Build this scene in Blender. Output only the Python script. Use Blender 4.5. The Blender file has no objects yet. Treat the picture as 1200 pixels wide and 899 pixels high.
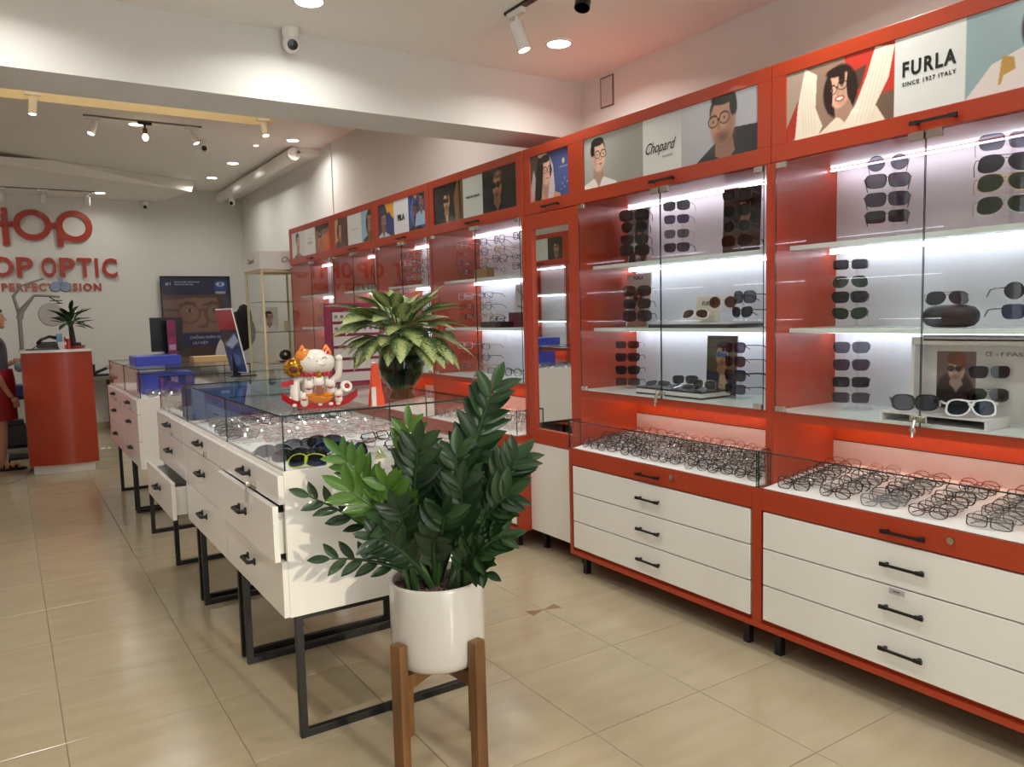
import bpy, bmesh, math, random
import numpy as np
from mathutils import Vector, Matrix, Euler

random.seed(7)
S = bpy.context.scene
COL = S.collection

# ------------------------------------------------------------------ camera
def make_camera():
    f, yaw, pitch, roll, h = 910.18, 0.5764, -0.0895, -0.0253, 1.421
    cy, sy, cp, sp = math.cos(yaw), math.sin(yaw), math.cos(pitch), math.sin(pitch)
    F = Vector((sy*cp, cy*cp, sp)); R = Vector((cy, -sy, 0)); U = R.cross(F)
    c, s = math.cos(roll), math.sin(roll)
    R2 = c*R + s*U; U2 = -s*R + c*U
    cam = bpy.data.cameras.new('camera'); o = bpy.data.objects.new('camera', cam); COL.objects.link(o)
    M = Matrix((R2, U2, -F)).transposed().to_4x4(); M.translation = Vector((0, 0, h))
    o.matrix_world = M
    cam.sensor_width = 36.0; cam.sensor_fit = 'HORIZONTAL'; cam.lens = f/1200*36.0
    cam.clip_start = 0.02; cam.clip_end = 100
    S.camera = o
make_camera()

# ------------------------------------------------------------------ world, sun, exposure
S.view_settings.view_transform = 'Standard'; S.view_settings.look = 'None'
S.view_settings.gamma = 1.0; S.view_settings.use_curve_mapping = False
S.view_settings.exposure = 0.0
S.cycles.use_denoising = True
S.cycles.transparent_max_bounces = 40
S.cycles.max_bounces = 10
S.cycles.sample_clamp_indirect = 6.0
W = bpy.data.worlds.new('daylight'); S.world = W; W.use_nodes = True
bg = W.node_tree.nodes['Background']; bg.inputs[0].default_value = (0.90, 0.95, 1.0, 1); bg.inputs[1].default_value = 3.6
SUN_E = 1.25
DOWN_E = 14.0       # downlight diffuser radiance
DOWN_W = 7.0       # downlight lamp power, watts
LED_E = 18.0        # cabinet strip radiance
sun = bpy.data.lights.new('sun', 'SUN'); sun.energy = SUN_E; sun.angle = math.radians(1.2); sun.color = (1.0, 0.86, 0.64)
so = bpy.data.objects.new('sun', sun); COL.objects.link(so)
so.rotation_euler = Vector((-0.10, 0.93, -0.30)).to_track_quat('-Z', 'Y').to_euler()
so.location = (1.5, -6, 4)

# ------------------------------------------------------------------ materials
def lin(c):
    c = c/255.0
    return c/12.92 if c <= 0.04045 else ((c+0.055)/1.055)**2.4
def rgb(r, g=None, b=None):
    if g is None: r, g, b = r
    return (lin(r), lin(g), lin(b), 1.0)
MATS = {}
def mat(name, col=(200, 200, 200), rough=0.5, metal=0.0, coat=0.0, emit=None, es=0.0, noise=None, bump=None, spec=0.5, sss=0.0):
    if name in MATS: return MATS[name]
    m = bpy.data.materials.new(name); m.use_nodes = True; nt = m.node_tree; b = nt.nodes['Principled BSDF']
    b.inputs['Base Color'].default_value = rgb(col); b.inputs['Roughness'].default_value = rough
    b.inputs['Metallic'].default_value = metal; b.inputs['Coat Weight'].default_value = coat
    b.inputs['Coat Roughness'].default_value = 0.04
    b.inputs['Specular IOR Level'].default_value = spec
    if sss: b.inputs['Subsurface Weight'].default_value = sss; b.inputs['Subsurface Radius'].default_value = (0.01, 0.008, 0.004)
    if emit: b.inputs['Emission Color'].default_value = rgb(emit); b.inputs['Emission Strength'].default_value = es
    if noise:                                      # (second colour, scale, contrast)
        c2, sc, ct = noise
        tc = nt.nodes.new('ShaderNodeTexCoord'); mp = nt.nodes.new('ShaderNodeMapping'); n = nt.nodes.new('ShaderNodeTexNoise'); r = nt.nodes.new('ShaderNodeValToRGB')
        if isinstance(sc, tuple): mp.inputs['Scale'].default_value = sc; n.inputs['Scale'].default_value = 1
        else: n.inputs['Scale'].default_value = sc
        n.inputs['Detail'].default_value = 5
        r.color_ramp.elements[0].color = rgb(col); r.color_ramp.elements[1].color = rgb(c2)
        r.color_ramp.elements[0].position = 0.5-ct; r.color_ramp.elements[1].position = 0.5+ct
        nt.links.new(tc.outputs['Object'], mp.inputs[0]); nt.links.new(mp.outputs[0], n.inputs[0]); nt.links.new(n.outputs[0], r.inputs[0]); nt.links.new(r.outputs[0], b.inputs['Base Color'])
    if bump:                                       # (scale, strength)
        n = nt.nodes.new('ShaderNodeTexNoise'); n.inputs['Scale'].default_value = bump[0]; n.inputs['Detail'].default_value = 4
        bp = nt.nodes.new('ShaderNodeBump'); bp.inputs['Strength'].default_value = bump[1]; bp.inputs['Distance'].default_value = 0.01
        tc = nt.nodes.new('ShaderNodeTexCoord'); nt.links.new(tc.outputs['Object'], n.inputs[0])
        nt.links.new(n.outputs[0], bp.inputs['Height']); nt.links.new(bp.outputs[0], b.inputs['Normal'])
    MATS[name] = m; return m
def glass(name, tint, refl=1.0, rough=0.0, ior=1.5):
    if name in MATS: return MATS[name]
    m = bpy.data.materials.new(name); m.use_nodes = True; nt = m.node_tree; nt.nodes.clear()
    o = nt.nodes.new('ShaderNodeOutputMaterial'); t = nt.nodes.new('ShaderNodeBsdfTransparent'); g = nt.nodes.new('ShaderNodeBsdfGlossy')
    fr = nt.nodes.new('ShaderNodeLayerWeight'); fr.inputs[0].default_value = 0.5       # both sides of a pane reflect alike (Schlick)
    pw = nt.nodes.new('ShaderNodeMath'); pw.operation = 'POWER'; pw.inputs[1].default_value = 5; nt.links.new(fr.outputs['Facing'], pw.inputs[0])
    mu = nt.nodes.new('ShaderNodeMath'); mu.operation = 'MULTIPLY_ADD'; mu.inputs[1].default_value = 0.5*refl; mu.inputs[2].default_value = 0.02*refl; mu.use_clamp = True
    mx = nt.nodes.new('ShaderNodeMixShader'); t.inputs[0].default_value = (*tint, 1); g.inputs['Color'].default_value = (1, 1, 1, 1); g.inputs['Roughness'].default_value = rough
    nt.links.new(pw.outputs[0], mu.inputs[0]); nt.links.new(mu.outputs[0], mx.inputs[0]); nt.links.new(t.outputs[0], mx.inputs[1]); nt.links.new(g.outputs[0], mx.inputs[2]); nt.links.new(mx.outputs[0], o.inputs[0])
    MATS[name] = m; return m
def emitter(name, col, s):
    if name in MATS: return MATS[name]
    m = bpy.data.materials.new(name); m.use_nodes = True; nt = m.node_tree; nt.nodes.clear()
    o = nt.nodes.new('ShaderNodeOutputMaterial'); e = nt.nodes.new('ShaderNodeEmission'); e.inputs[0].default_value = rgb(col); e.inputs[1].default_value = s
    nt.links.new(e.outputs[0], o.inputs[0]); MATS[name] = m; return m

ORANGE = mat('orange_lacquer', (168, 57, 26), 0.32, coat=0.10)
WHITE = mat('white_lacquer', (234, 232, 224), 0.22, coat=0.3)
OFFW = mat('white_panel', (214, 211, 208), 0.3, coat=0.2)
BLACK = mat('black_metal', (9, 9, 10), 0.45)
BLACKP = mat('black_plastic', (14, 14, 15), 0.25)
CHROME = mat('chrome', (200, 198, 190), 0.2, 1.0)
WALL = mat('wall_paint', (221, 220, 213), 0.75, bump=(30, 0.03))
CEIL = mat('ceiling_paint', (238, 234, 226), 0.8)
PANE = glass('clear_glass', (0.975, 0.985, 0.978), 1.0)
EDGE = mat('glass_edge', (22, 48, 42), 0.15)
SHELFG = mat('frosted_shelf', (215, 228, 222), 0.25, coat=0.3)
ACRYL = glass('acrylic', (0.95, 0.96, 0.97), 1.2)
LED = emitter('led_strip_light', (235, 240, 255), LED_E)
DOWN = emitter('downlight_disc', (255, 250, 242), DOWN_E)
SPOTM = emitter('spot_lens_light', (255, 248, 238), 14)
GOLD = mat('gold_metal', (232, 218, 168), 0.35, 0.7)
TRAY = mat('white_felt', (226, 226, 226), 0.85)
BACKP = mat('white_back_panel', (222, 221, 226), 0.45)
GROUT = mat('grout', (118, 100, 76), 0.8)

# ------------------------------------------------------------------ mesh builder
class MB:
    def __init__(s): s.v = []; s.f = []; s.m = []; s.uv = None
    def add(s, vs, fs, m=0):
        b = len(s.v); s.v += [tuple(p) for p in vs]; s.f += [tuple(b+i for i in f) for f in fs]; s.m += ([m]*len(fs) if isinstance(m, int) else list(m)); return s
    def box(s, x0, x1, y0, y1, z0, z1, m=0, M=None):
        if x0 > x1: x0, x1 = x1, x0
        if y0 > y1: y0, y1 = y1, y0
        if z0 > z1: z0, z1 = z1, z0
        vs = [(x, y, z) for x in (x0, x1) for y in (y0, y1) for z in (z0, z1)]
        if M: vs = [M @ Vector(p) for p in vs]
        return s.add(vs, [(0, 1, 3, 2), (4, 6, 7, 5), (0, 4, 5, 1), (2, 3, 7, 6), (0, 2, 6, 4), (1, 5, 7, 3)], m)
    def pane(s, x0, x1, y0, y1, z0, z1):           # glass sheet, clear faces, dark green edges
        d = [x1-x0, y1-y0, z1-z0]; k = d.index(min(d))
        mm = [1]*6; fa = {0: (0, 1), 1: (2, 3), 2: (4, 5)}[k]
        for i in fa: mm[i] = 0
        vs = [(x, y, z) for x in (x0, x1) for y in (y0, y1) for z in (z0, z1)]
        return s.add(vs, [(0, 1, 3, 2), (4, 6, 7, 5), (0, 4, 5, 1), (2, 3, 7, 6), (0, 2, 6, 4), (1, 5, 7, 3)], mm)
    def tube(s, pts, r, n=6, m=0, flat=1.0, caps=True):
        pts = [Vector(p) for p in pts]; N = len(pts); rr = r if isinstance(r, (list, tuple)) else [r]*N
        up = Vector((0, 0, 1)); vs = []; prev = None
        for i, p in enumerate(pts):
            t = (pts[min(i+1, N-1)]-pts[max(i-1, 0)]).normalized()
            if prev is None:
                a = t.cross(up)
                if a.length < 1e-3: a = t.cross(Vector((1, 0, 0)))
                a.normalize()
            else:
                a = prev - t*prev.dot(t); a.normalize()
            prev = a; b = t.cross(a)
            for k in range(n):
                w = 2*math.pi*k/n + math.pi/n; vs.append(p + a*math.cos(w)*rr[i]*flat + b*math.sin(w)*rr[i])
        fs = [(i*n+k, i*n+(k+1) % n, (i+1)*n+(k+1) % n, (i+1)*n+k) for i in range(N-1) for k in range(n)]
        if caps: fs += [tuple(range(n))[::-1], tuple((N-1)*n+k for k in range(n))]
        return s.add(vs, fs, m)
    def cyl(s, p0, p1, r, n=16, m=0, r2=None): return s.tube([p0, p1], [r, r if r2 is None else r2], n, m)
    def lathe(s, prof, c=(0, 0, 0), n=32, m=0, M=None):
        vs = [(c[0]+r*math.cos(2*math.pi*k/n), c[1]+r*math.sin(2*math.pi*k/n), c[2]+z) for r, z in prof for k in range(n)]
        if M: vs = [M @ Vector(p) for p in vs]
        fs = [(i*n+k, i*n+(k+1) % n, (i+1)*n+(k+1) % n, (i+1)*n+k) for i in range(len(prof)-1) for k in range(n)]
        return s.add(vs, fs, m)
    def ell(s, c, r, n=14, m=0, M=None):
        if not isinstance(r, (tuple, list)): r = (r, r, r)
        vs = []; k2 = n//2
        for i in range(k2+1):
            th = math.pi*i/k2
            for j in range(n): ph = 2*math.pi*j/n; vs.append(Vector((r[0]*math.sin(th)*math.cos(ph), r[1]*math.sin(th)*math.sin(ph), r[2]*math.cos(th))))
        if M: vs = [M @ p for p in vs]
        vs = [p+Vector(c) for p in vs]
        fs = [(i*n+j, (i+1)*n+j, (i+1)*n+(j+1) % n, i*n+(j+1) % n) for i in range(k2) for j in range(n)]
        return s.add(vs, fs, m)
    def prism(s, poly, a0, a1, axis='Z', m=0):      # poly of 2D points extruded along an axis
        def P(u, v, w): return {'Z': (u, v, w), 'Y': (u, w, v), 'X': (w, u, v)}[axis]
        n = len(poly); vs = [P(u, v, a0) for u, v in poly]+[P(u, v, a1) for u, v in poly]
        fs = [tuple(range(n))[::-1], tuple(range(n, 2*n))]+[(i, (i+1) % n, n+(i+1) % n, n+i) for i in range(n)]
        return s.add(vs, fs, m)
    def mesh(s, name, mats, smooth=False, org=None):
        me = bpy.data.meshes.new(name); vs = s.v
        if org is not None: vs = [(p[0]-org[0], p[1]-org[1], p[2]-org[2]) for p in vs]
        me.from_pydata(vs, [], s.f)
        if not isinstance(mats, (list, tuple)): mats = [mats]
        for q in mats: me.materials.append(q)
        me.polygons.foreach_set('material_index', s.m)
        bm = bmesh.new(); bm.from_mesh(me); bmesh.ops.recalc_face_normals(bm, faces=bm.faces)
        if smooth:
            for f_ in bm.faces: f_.smooth = True
            for e in bm.edges:
                if len(e.link_faces) == 2 and e.calc_face_angle(0) > 0.7: e.smooth = False
        bm.to_mesh(me); bm.free(); me.update()
        return me
    def build(s, name, mats, parent=None, smooth=False, bevel=0, label=None):
        org = ORG.get(parent.name if parent else None)
        q = parent
        while org is None and q is not None and q.parent: q = q.parent; org = ORG.get(q.name)
        o = bpy.data.objects.new(name, s.mesh(name, mats, smooth, org)); COL.objects.link(o)
        if parent: o.parent = parent
        if bevel:
            b = o.modifiers.new('bevel', 'BEVEL'); b.width = bevel; b.segments = 2; b.limit_method = 'ANGLE'
        if label: o['label'] = label
        return o
ORG = {None: None}
def thing(name, label, cat, loc=(0, 0, 0), rot=(0, 0, 0), group=None, local=False):
    o = bpy.data.objects.new(name, None); COL.objects.link(o); o.location = loc; o.rotation_euler = rot if isinstance(rot, tuple) else (0, 0, rot)
    o.empty_display_size = 0.05; o['label'] = label; o['category'] = cat
    if group: o['group'] = group
    ORG[o.name] = None if local else tuple(loc)
    return o
def tag(o, label, cat, group=None, kind=None):
    if label: o['label'] = label
    if cat: o['category'] = cat
    if group: o['group'] = group
    if kind: o['kind'] = kind
    return o
def struct(o): o['kind'] = 'structure'; return o
def link(name, me, parent=None, loc=(0, 0, 0), rot=(0, 0, 0), scale=None):
    o = bpy.data.objects.new(name, me); COL.objects.link(o); o.location = loc; o.rotation_euler = rot
    if scale: o.scale = scale
    if parent: o.parent = parent
    return o
def dup(root, loc=None, rot=None, label=None, group=None, parent=None):
    r = root.copy(); COL.objects.link(r)
    if parent: r.parent = parent
    if loc is not None: r.location = loc
    if rot is not None: r.rotation_euler = rot if isinstance(rot, tuple) else (0, 0, rot)
    if label: r['label'] = label
    if group: r['group'] = group
    for ch in root.children: dup(ch, parent=r)
    return r

# text as geometry ------------------------------------------------
def text_geo(txt, size, depth=0.001, shear=0.0, bold=0.0, space=1.0, width=None):
    cu = bpy.data.curves.new('t', 'FONT'); cu.body = txt; cu.size = size; cu.extrude = depth; cu.shear = shear; cu.offset = bold; cu.space_character = space
    cu.align_x = 'CENTER'; cu.align_y = 'CENTER'; cu.resolution_u = 3
    o = bpy.data.objects.new('t', cu); COL.objects.link(o)
    dg = bpy.context.evaluated_depsgraph_get(); me = o.evaluated_get(dg).to_mesh()
    vs = [Vector(v.co) for v in me.vertices]; fs = [tuple(p.vertices) for p in me.polygons]
    o.evaluated_get(dg).to_mesh_clear(); bpy.data.objects.remove(o); bpy.data.curves.remove(cu)
    if width and vs:
        x0 = min(p.x for p in vs); x1 = max(p.x for p in vs); k = width/(x1-x0)
        for p in vs: p.x = (p.x-(x0+x1)/2)*k
    return vs, fs
def basis(xa, ya, o):                              # matrix from text axes to the world
    X = Vector(xa); Y = Vector(ya); Z = X.cross(Y); M = Matrix((X, Y, Z)).transposed().to_4x4(); M.translation = Vector(o); return M
RIGHTW = ((0, -1, 0), (0, 0, 1))                   # reads from the left side of the shop, on planes facing -X
BACKW = ((1, 0, 0), (0, 0, 1))                     # on planes facing -Y
def text_obj(name, txt, size, M, m, parent=None, **k):
    vs, fs = text_geo(txt, size, **k); mb = MB(); mb.add([M @ p for p in vs], fs)
    return mb.build(name, m, parent)

# ------------------------------------------------------------------ flat print: a fine grid of coloured points
class Print:
    def __init__(s, w, h, n=90, bgc=(200, 200, 200)):
        s.w, s.h = w, h; s.ny = n; s.nx = max(4, int(n*w/h)); s.A = w/h
        s.X, s.Y = np.meshgrid(np.linspace(0, s.A, s.nx), np.linspace(0, 1, s.ny))
        s.C = np.ones((s.ny, s.nx, 3))*np.array(bgc, float)
    def mix(s, msk, c): msk = np.clip(msk, 0, 1)[..., None]; s.C = s.C*(1-msk)+np.array(c, float)*msk
    def E(s, cx, cy, rx, ry, c, a=0, al=1, soft=0.12):
        ca, sa = math.cos(a), math.sin(a); dx = s.X-cx; dy = s.Y-cy; u = (dx*ca+dy*sa)/rx; v = (-dx*sa+dy*ca)/ry
        s.mix(al*(1-np.sqrt(u*u+v*v))/soft+al*0.5 if soft < 0.5 else al*(1.2-np.sqrt(u*u+v*v)), c)
    def R(s, x0, x1, y0, y1, c, al=1): s.mix(al*((s.X >= x0) & (s.X <= x1) & (s.Y >= y0) & (s.Y <= y1)), c)
    def P(s, pts, c, al=1):
        ins = np.zeros(s.X.shape, bool); n = len(pts)
        for i in range(n):
            x0, y0 = pts[i]; x1, y1 = pts[(i+1) % n]
            if y0 == y1: continue
            cr = ((s.Y < y0) != (s.Y < y1)) & (s.X < (x1-x0)*(s.Y-y0)/(y1-y0)+x0); ins ^= cr
        s.mix(al*ins, c)
    def L(s, pts, w, c, al=1):
        for (x0, y0), (x1, y1) in zip(pts[:-1], pts[1:]):
            dx, dy = x1-x0, y1-y0; t = np.clip(((s.X-x0)*dx+(s.Y-y0)*dy)/(dx*dx+dy*dy+1e-9), 0, 1)
            d = np.hypot(s.X-x0-t*dx, s.Y-y0-t*dy); s.mix(al*(1.35-d/w), c)
    def ring(s, cx, cy, rx, ry, w, c, a=0):
        s.L([(cx+rx*math.cos(t)*math.cos(a)-ry*math.sin(t)*math.sin(a), cy+rx*math.cos(t)*math.sin(a)+ry*math.sin(t)*math.cos(a)) for t in np.linspace(0, 2*math.pi, 15)], w, c)
    def face(s, x, y, r, skin=(205, 160, 130), hair=(50, 34, 28), look=0.2, kind='f', eyes=True, spec='ring', lens=None, top=(60, 55, 55), tilt=0.0, smile=False):
        # head centred at x,y with half height r; look <0 turns to the left
        sh = tuple(v*0.78 for v in skin); lt = tuple(min(255, v*1.12) for v in skin)
        def q(u, v): return (x+(u*math.cos(tilt)+v*math.sin(tilt))*r, y+(-u*math.sin(tilt)+v*math.cos(tilt))*r)
        if kind == 'f': s.E(*q(0-look*.3, -0.15), r*1.0, r*1.35, hair)
        s.P([q(-.45, -.5), q(.4, -.5), q(.55, -1.7), q(-.6, -1.7)], sh)
        s.P([q(-2.2, -3.4), q(-1.7, -1.75), q(-.5, -1.35), q(0, -1.7), q(.5, -1.35), q(1.7, -1.8), q(2.2, -3.4)], top)
        s.P([q(-.42, -1.3), q(.42, -1.3), q(0.0, -2.0)], sh)
        if kind != 'f': s.E(*q(-look*.35, .42), r*.72, r*.68, hair)
        s.E(*q(0, .0), r*.68, r*.98, skin)
        s.E(*q(look*.9, -.15), r*.38, r*.8, lt, al=.55, soft=.7)
        s.E(*q(-look*1.6, -.2), r*.3, r*.8, sh, al=.6, soft=.7)
        if kind == 'm': s.E(*q(look*.4, -.66), r*.50, r*.36, tuple(v*.42 for v in skin), al=.75, soft=.5)
        s.E(*q(-look*.5, .90), r*.60, r*.26, hair, soft=.25)
        s.E(*q(-look*2.4, .50), r*.18, r*.45, hair, soft=.3)
        if kind == 'f': s.E(*q(-.62, -.1), r*.2, r*.9, hair); s.E(*q(.62, -.0), r*.16, r*.8, hair)
        ex = look*.7
        for k in (-1, 1):
            c = q(ex+k*.3, .1)
            s.L([q(ex+k*.12, .31), q(ex+k*.3, .35), q(ex+k*.48, .29)], r*.035, tuple(v*.45 for v in skin))
            if eyes: s.E(*c, r*.13, r*.065, tuple(v*.62 for v in skin), al=.8, soft=.6); s.E(*c, r*.09, r*.035, (225, 212, 205), al=.8); s.E(*c, r*.045, r*.045, (38, 27, 22))
            if lens: s.E(*c, r*.27, r*.22, lens)
            if spec: s.ring(*c, r*.27, r*.23, max(.006, r*.022), (45, 35, 30) if not lens else lens)
        if spec: s.L([q(ex-.05, .12), q(ex+.05, .12)], r*.04, (45, 35, 30)); s.L([q(ex-.57, .14), q(-.72, .2)], r*.03, (45, 35, 30))
        s.E(*q(ex-.1, -.12), r*.09, r*.2, sh, al=.5, soft=.8); s.E(*q(ex+look*.3, -.72), r*.3, r*.12, sh, al=.35, soft=.8)
        s.L([q(ex+.02, .05), q(ex+look*.2+.04, -.22), q(ex-.08, -.27)], r*.04, sh)
        if smile: s.E(*q(ex, -.5), r*.24, r*.11, (240, 232, 225)); s.ring(*q(ex, -.5), r*.25, r*.12, r*.035, (170, 70, 60))
        else: s.E(*q(ex, -.5), r*.19, r*.06, tuple(a_*b_ for a_, b_ in zip(skin, (.82, .58, .58))), soft=.4)
    def obj(s, name, M, parent=None, label=None, gloss=0.25):
        P = np.stack([s.X/s.A*s.w-s.w/2, s.Y*s.h-s.h/2], -1).reshape(-1, 2)
        C = s.C.copy(); D = C.copy(); D[1:-1, 1:-1] = (C[1:-1, 1:-1]*4+C[:-2, 1:-1]+C[2:, 1:-1]+C[1:-1, :-2]+C[1:-1, 2:])/8
        c = np.clip(D/255., 0, 1); c = np.where(c <= .04045, c/12.92, ((c+.055)/1.055)**2.4).reshape(-1, 3)
        me = bpy.data.meshes.new(name); n = len(P); Mn = np.array(M); co = P[:, :1]*Mn[:3, 0]+P[:, 1:]*Mn[:3, 1]+Mn[:3, 3]
        org = None; q = parent
        while q is not None and org is None: org = ORG.get(q.name); q = q.parent
        if org: co = co-np.array(org)
        me.vertices.add(n); me.vertices.foreach_set('co', co.astype(np.float32).ravel())
        nx, ny = s.nx, s.ny; i = (np.arange(ny-1)[:, None]*nx+np.arange(nx-1)[None, :]).ravel()
        q4 = np.stack([i, i+1, i+nx+1, i+nx], -1).astype(np.int32); k = len(q4)
        me.loops.add(4*k); me.loops.foreach_set('vertex_index', q4.ravel()); me.polygons.add(k); me.polygons.foreach_set('loop_start', np.arange(0, 4*k, 4, dtype=np.int32))
        me.update(calc_edges=True)
        a = me.color_attributes.new('print', 'FLOAT_COLOR', 'POINT'); a.data.foreach_set('color', np.concatenate([c, np.ones((n, 1))], 1).astype(np.float32).ravel())
        me.materials.append(print_mat(gloss)); o = bpy.data.objects.new(name, me); COL.objects.link(o)
        if parent: o.parent = parent
        if label: o['label'] = label
        return o
def print_mat(g):
    n = 'printed_sheet_%d' % int(g*100)
    if n in MATS: return MATS[n]
    m = mat(n, (200, 200, 200), g, coat=0.35 if g < .4 else 0); a = m.node_tree.nodes.new('ShaderNodeAttribute'); a.attribute_name = 'print'
    m.node_tree.links.new(a.outputs['Color'], m.node_tree.nodes['Principled BSDF'].inputs['Base Color']); return m
# ================================================================== STRUCTURE
XW, YB, XL, YF = 3.05, 11.9, -0.78, -2.2
# floor: slab with grout, tiles as parts
TX, TY = 0.08, 2.97
def tile_mat():
    m = mat('polished_tile', (208, 188, 152), 0.16, coat=0.0, spec=0.6); nt = m.node_tree; b = nt.nodes['Principled BSDF']
    tc = nt.nodes.new('ShaderNodeTexCoord'); oi = nt.nodes.new('ShaderNodeObjectInfo'); mp = nt.nodes.new('ShaderNodeMapping')
    mp.inputs['Scale'].default_value = (2.2, 9, 1); n = nt.nodes.new('ShaderNodeTexNoise'); n.inputs['Scale'].default_value = 1.6; n.inputs['Detail'].default_value = 6; n.noise_dimensions = '4D'
    r = nt.nodes.new('ShaderNodeValToRGB'); r.color_ramp.elements[0].position = .3; r.color_ramp.elements[1].position = .72
    r.color_ramp.elements[0].color = rgb(166, 153, 125); r.color_ramp.elements[1].color = rgb(177, 164, 136)
    nt.links.new(tc.outputs['Object'], mp.inputs[0]); nt.links.new(mp.outputs[0], n.inputs['Vector']); 
    mu = nt.nodes.new('ShaderNodeMath'); mu.operation = 'MULTIPLY'; mu.inputs[1].default_value = 20; nt.links.new(oi.outputs['Random'], mu.inputs[0]); nt.links.new(mu.outputs[0], n.inputs['W'])
    nt.links.new(n.outputs[0], r.inputs[0]); nt.links.new(r.outputs[0], b.inputs['Base Color'])
    n2 = nt.nodes.new('ShaderNodeTexNoise'); n2.inputs['Scale'].default_value = 5; n2.inputs['Detail'].default_value = 6; r2 = nt.nodes.new('ShaderNodeMapRange')
    r2.inputs['From Min'].default_value = .35; r2.inputs['From Max'].default_value = .7; r2.inputs['To Min'].default_value = .12; r2.inputs['To Max'].default_value = .27
    nt.links.new(tc.outputs['Object'], n2.inputs['Vector']); nt.links.new(n2.outputs[0], r2.inputs[0]); nt.links.new(r2.outputs[0], b.inputs['Roughness'])
    return m
TILE = tile_mat()
fl = struct(MB().box(XL, XW, YF, YB, -0.06, -0.0025).build('floor', GROUT))
def tile_mesh():
    h = 0.2488; mb = MB(); a = h-0.0022
    vs = [(-h, -h, -.02), (h, -h, -.02), (h, h, -.02), (-h, h, -.02), (-h, -h, -.0012), (h, -h, -.0012), (h, h, -.0012), (-h, h, -.0012), (-a, -a, 0), (a, -a, 0), (a, a, 0), (-a, a, 0)]
    mb.add(vs, [(0, 1, 5, 4), (1, 2, 6, 5), (2, 3, 7, 6), (3, 0, 4, 7), (4, 5, 9, 8), (5, 6, 10, 9), (6, 7, 11, 10), (7, 4, 8, 11), (8, 9, 10, 11)])
    return mb.mesh('tile', TILE)
TM = tile_mesh()
for i in range(-2, 6):
    for j in range(-8, 18):
        x = TX+.5*i+.25; y = TY+.5*j+.25
        if x-.25 < XW and y-.25 < YB: link('tile', TM, fl, (x, y, random.uniform(-.0004, .0)))
INLAY = mat('brown_inlay', (138, 110, 90), 0.2)
for px, py in ((2.08, 2.97), (1.08, 1.97)):
    b = MB(); s = .055
    b.prism([(px, py), (px-s*1.5, py+s*.6), (px-s*1.5, py-s*.6)], .0, .0006); b.prism([(px, py), (px+s*1.5, py-s*.6), (px+s*1.5, py+s*.6)], .0, .0006); b.build('tile_inlay', INLAY, fl)
def wall(name, *b): return struct(MB().box(*b).build(name, WALL))
wall('wall_right', XW, XW+.1, YF, YB+.1, -.06, 3.6)
wall('wall_left', XL-.1, XL, YF, YB+.1, -.06, 3.6)
wb = wall('wall_back', XL, XW, YB, YB+.1, -.06, 3.6)
wf = MB(); wf.box(XL, .1, YF-.1, YF, -.06, 2.9).box(1.95, XW, YF-.1, YF, -.06, 2.9).box(.1, 1.95, YF-.1, YF, 2.7, 2.9); struct(wf.build('sun_block_wall', WALL))  # unseen front wall, added with a gap that narrows the sunbeam
struct(MB().box(XL, XW-.6, YB-.015, YB, 0, .09).build('baseboard_back', mat('skirting', (176, 160, 132), .3)))
# near ceiling, beam, rear ceiling with its recess and folded soffit
struct(MB().box(XL, XW, YF, 3.85, 2.81, 2.9).build('ceiling', CEIL))
struct(MB().box(XL, XW, 3.84, 4.19, 2.474, 3.6).build('trim_1', WALL))
rc = MB(); Z = 3.28
rc.box(XL, XW, 7.69, YB, Z, Z+.3).box(2.27, XW, 4.19, 7.69, Z, Z+.3).box(XL, 2.27, 4.19, 7.69, Z+.26, Z+.3)
rc.box(XL, 2.27, 4.19, 4.8, Z, Z+.26)
struct(rc.build('ceiling', CEIL))
CREAM = mat('cove_warm_glow_tint', (236, 222, 190), 0.7)  # warm light on the recess face, put into its base colour
struct(MB().box(XL, 2.262, 7.682, 7.69, Z, Z+.26).box(2.262, 2.27, 4.8, 7.69, Z, Z+.26).build('trim_2', CREAM))
cv = MB().box(-.6, 2.2, 7.28, 7.31, Z+.2, Z+.22).build('cove_light', emitter('warm_cove', (255, 226, 170), 8.0)); tag(cv, 'warm light strip hidden in the ceiling recess behind the beam', 'light strip')
# folded star soffit
A = (.1, 8.65); R_ = (1.344, 8.72); Q = (.58, 9.926); T = (2.2, 11.05); Q0 = (XL, 10.9)
so_ = MB()
a = [(XL, 8.6, Z-.002), (1.344, 8.72, Z-.002), (.58, 9.926, Z-.07), (XL, 10.3, Z-.07), (2.26, 11.05, Z-.002)]
so_.add(a, [(0, 1, 2), (0, 2, 3), (1, 4, 2)])
zb = 3.1
b_ = [(.58, 9.926, Z-.07), (2.26, 11.05, Z-.001), (2.16, 10.83, zb), (XL, 9.35, zb), (XL, 10.3, Z-.07)]
so_.add(b_, [(0, 1, 2), (0, 2, 3), (0, 3, 4)])
so_.add([(2.16, 10.83, zb), (XL, 9.35, zb), (XL, YB, zb), (1.95, YB, zb), (2.26, 11.05, Z), (1.95, YB, Z)], [(0, 1, 2, 3), (0, 3, 5, 4)])
struct(so_.build('trim_3', CEIL))
# rounded duct along the right wall under the rear ceiling
du = MB().cyl((2.76, 8.45, Z-.075), (2.76, YB, Z-.075), .07, 24).box(2.80, XW, 8.45, YB, Z-.07, Z); struct(du.build('trim_4', CEIL, smooth=True))
struct(MB().box(XW-.012, XW, 8.1, 8.13, 2.3, Z).build('trim_5', WALL))
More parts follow.
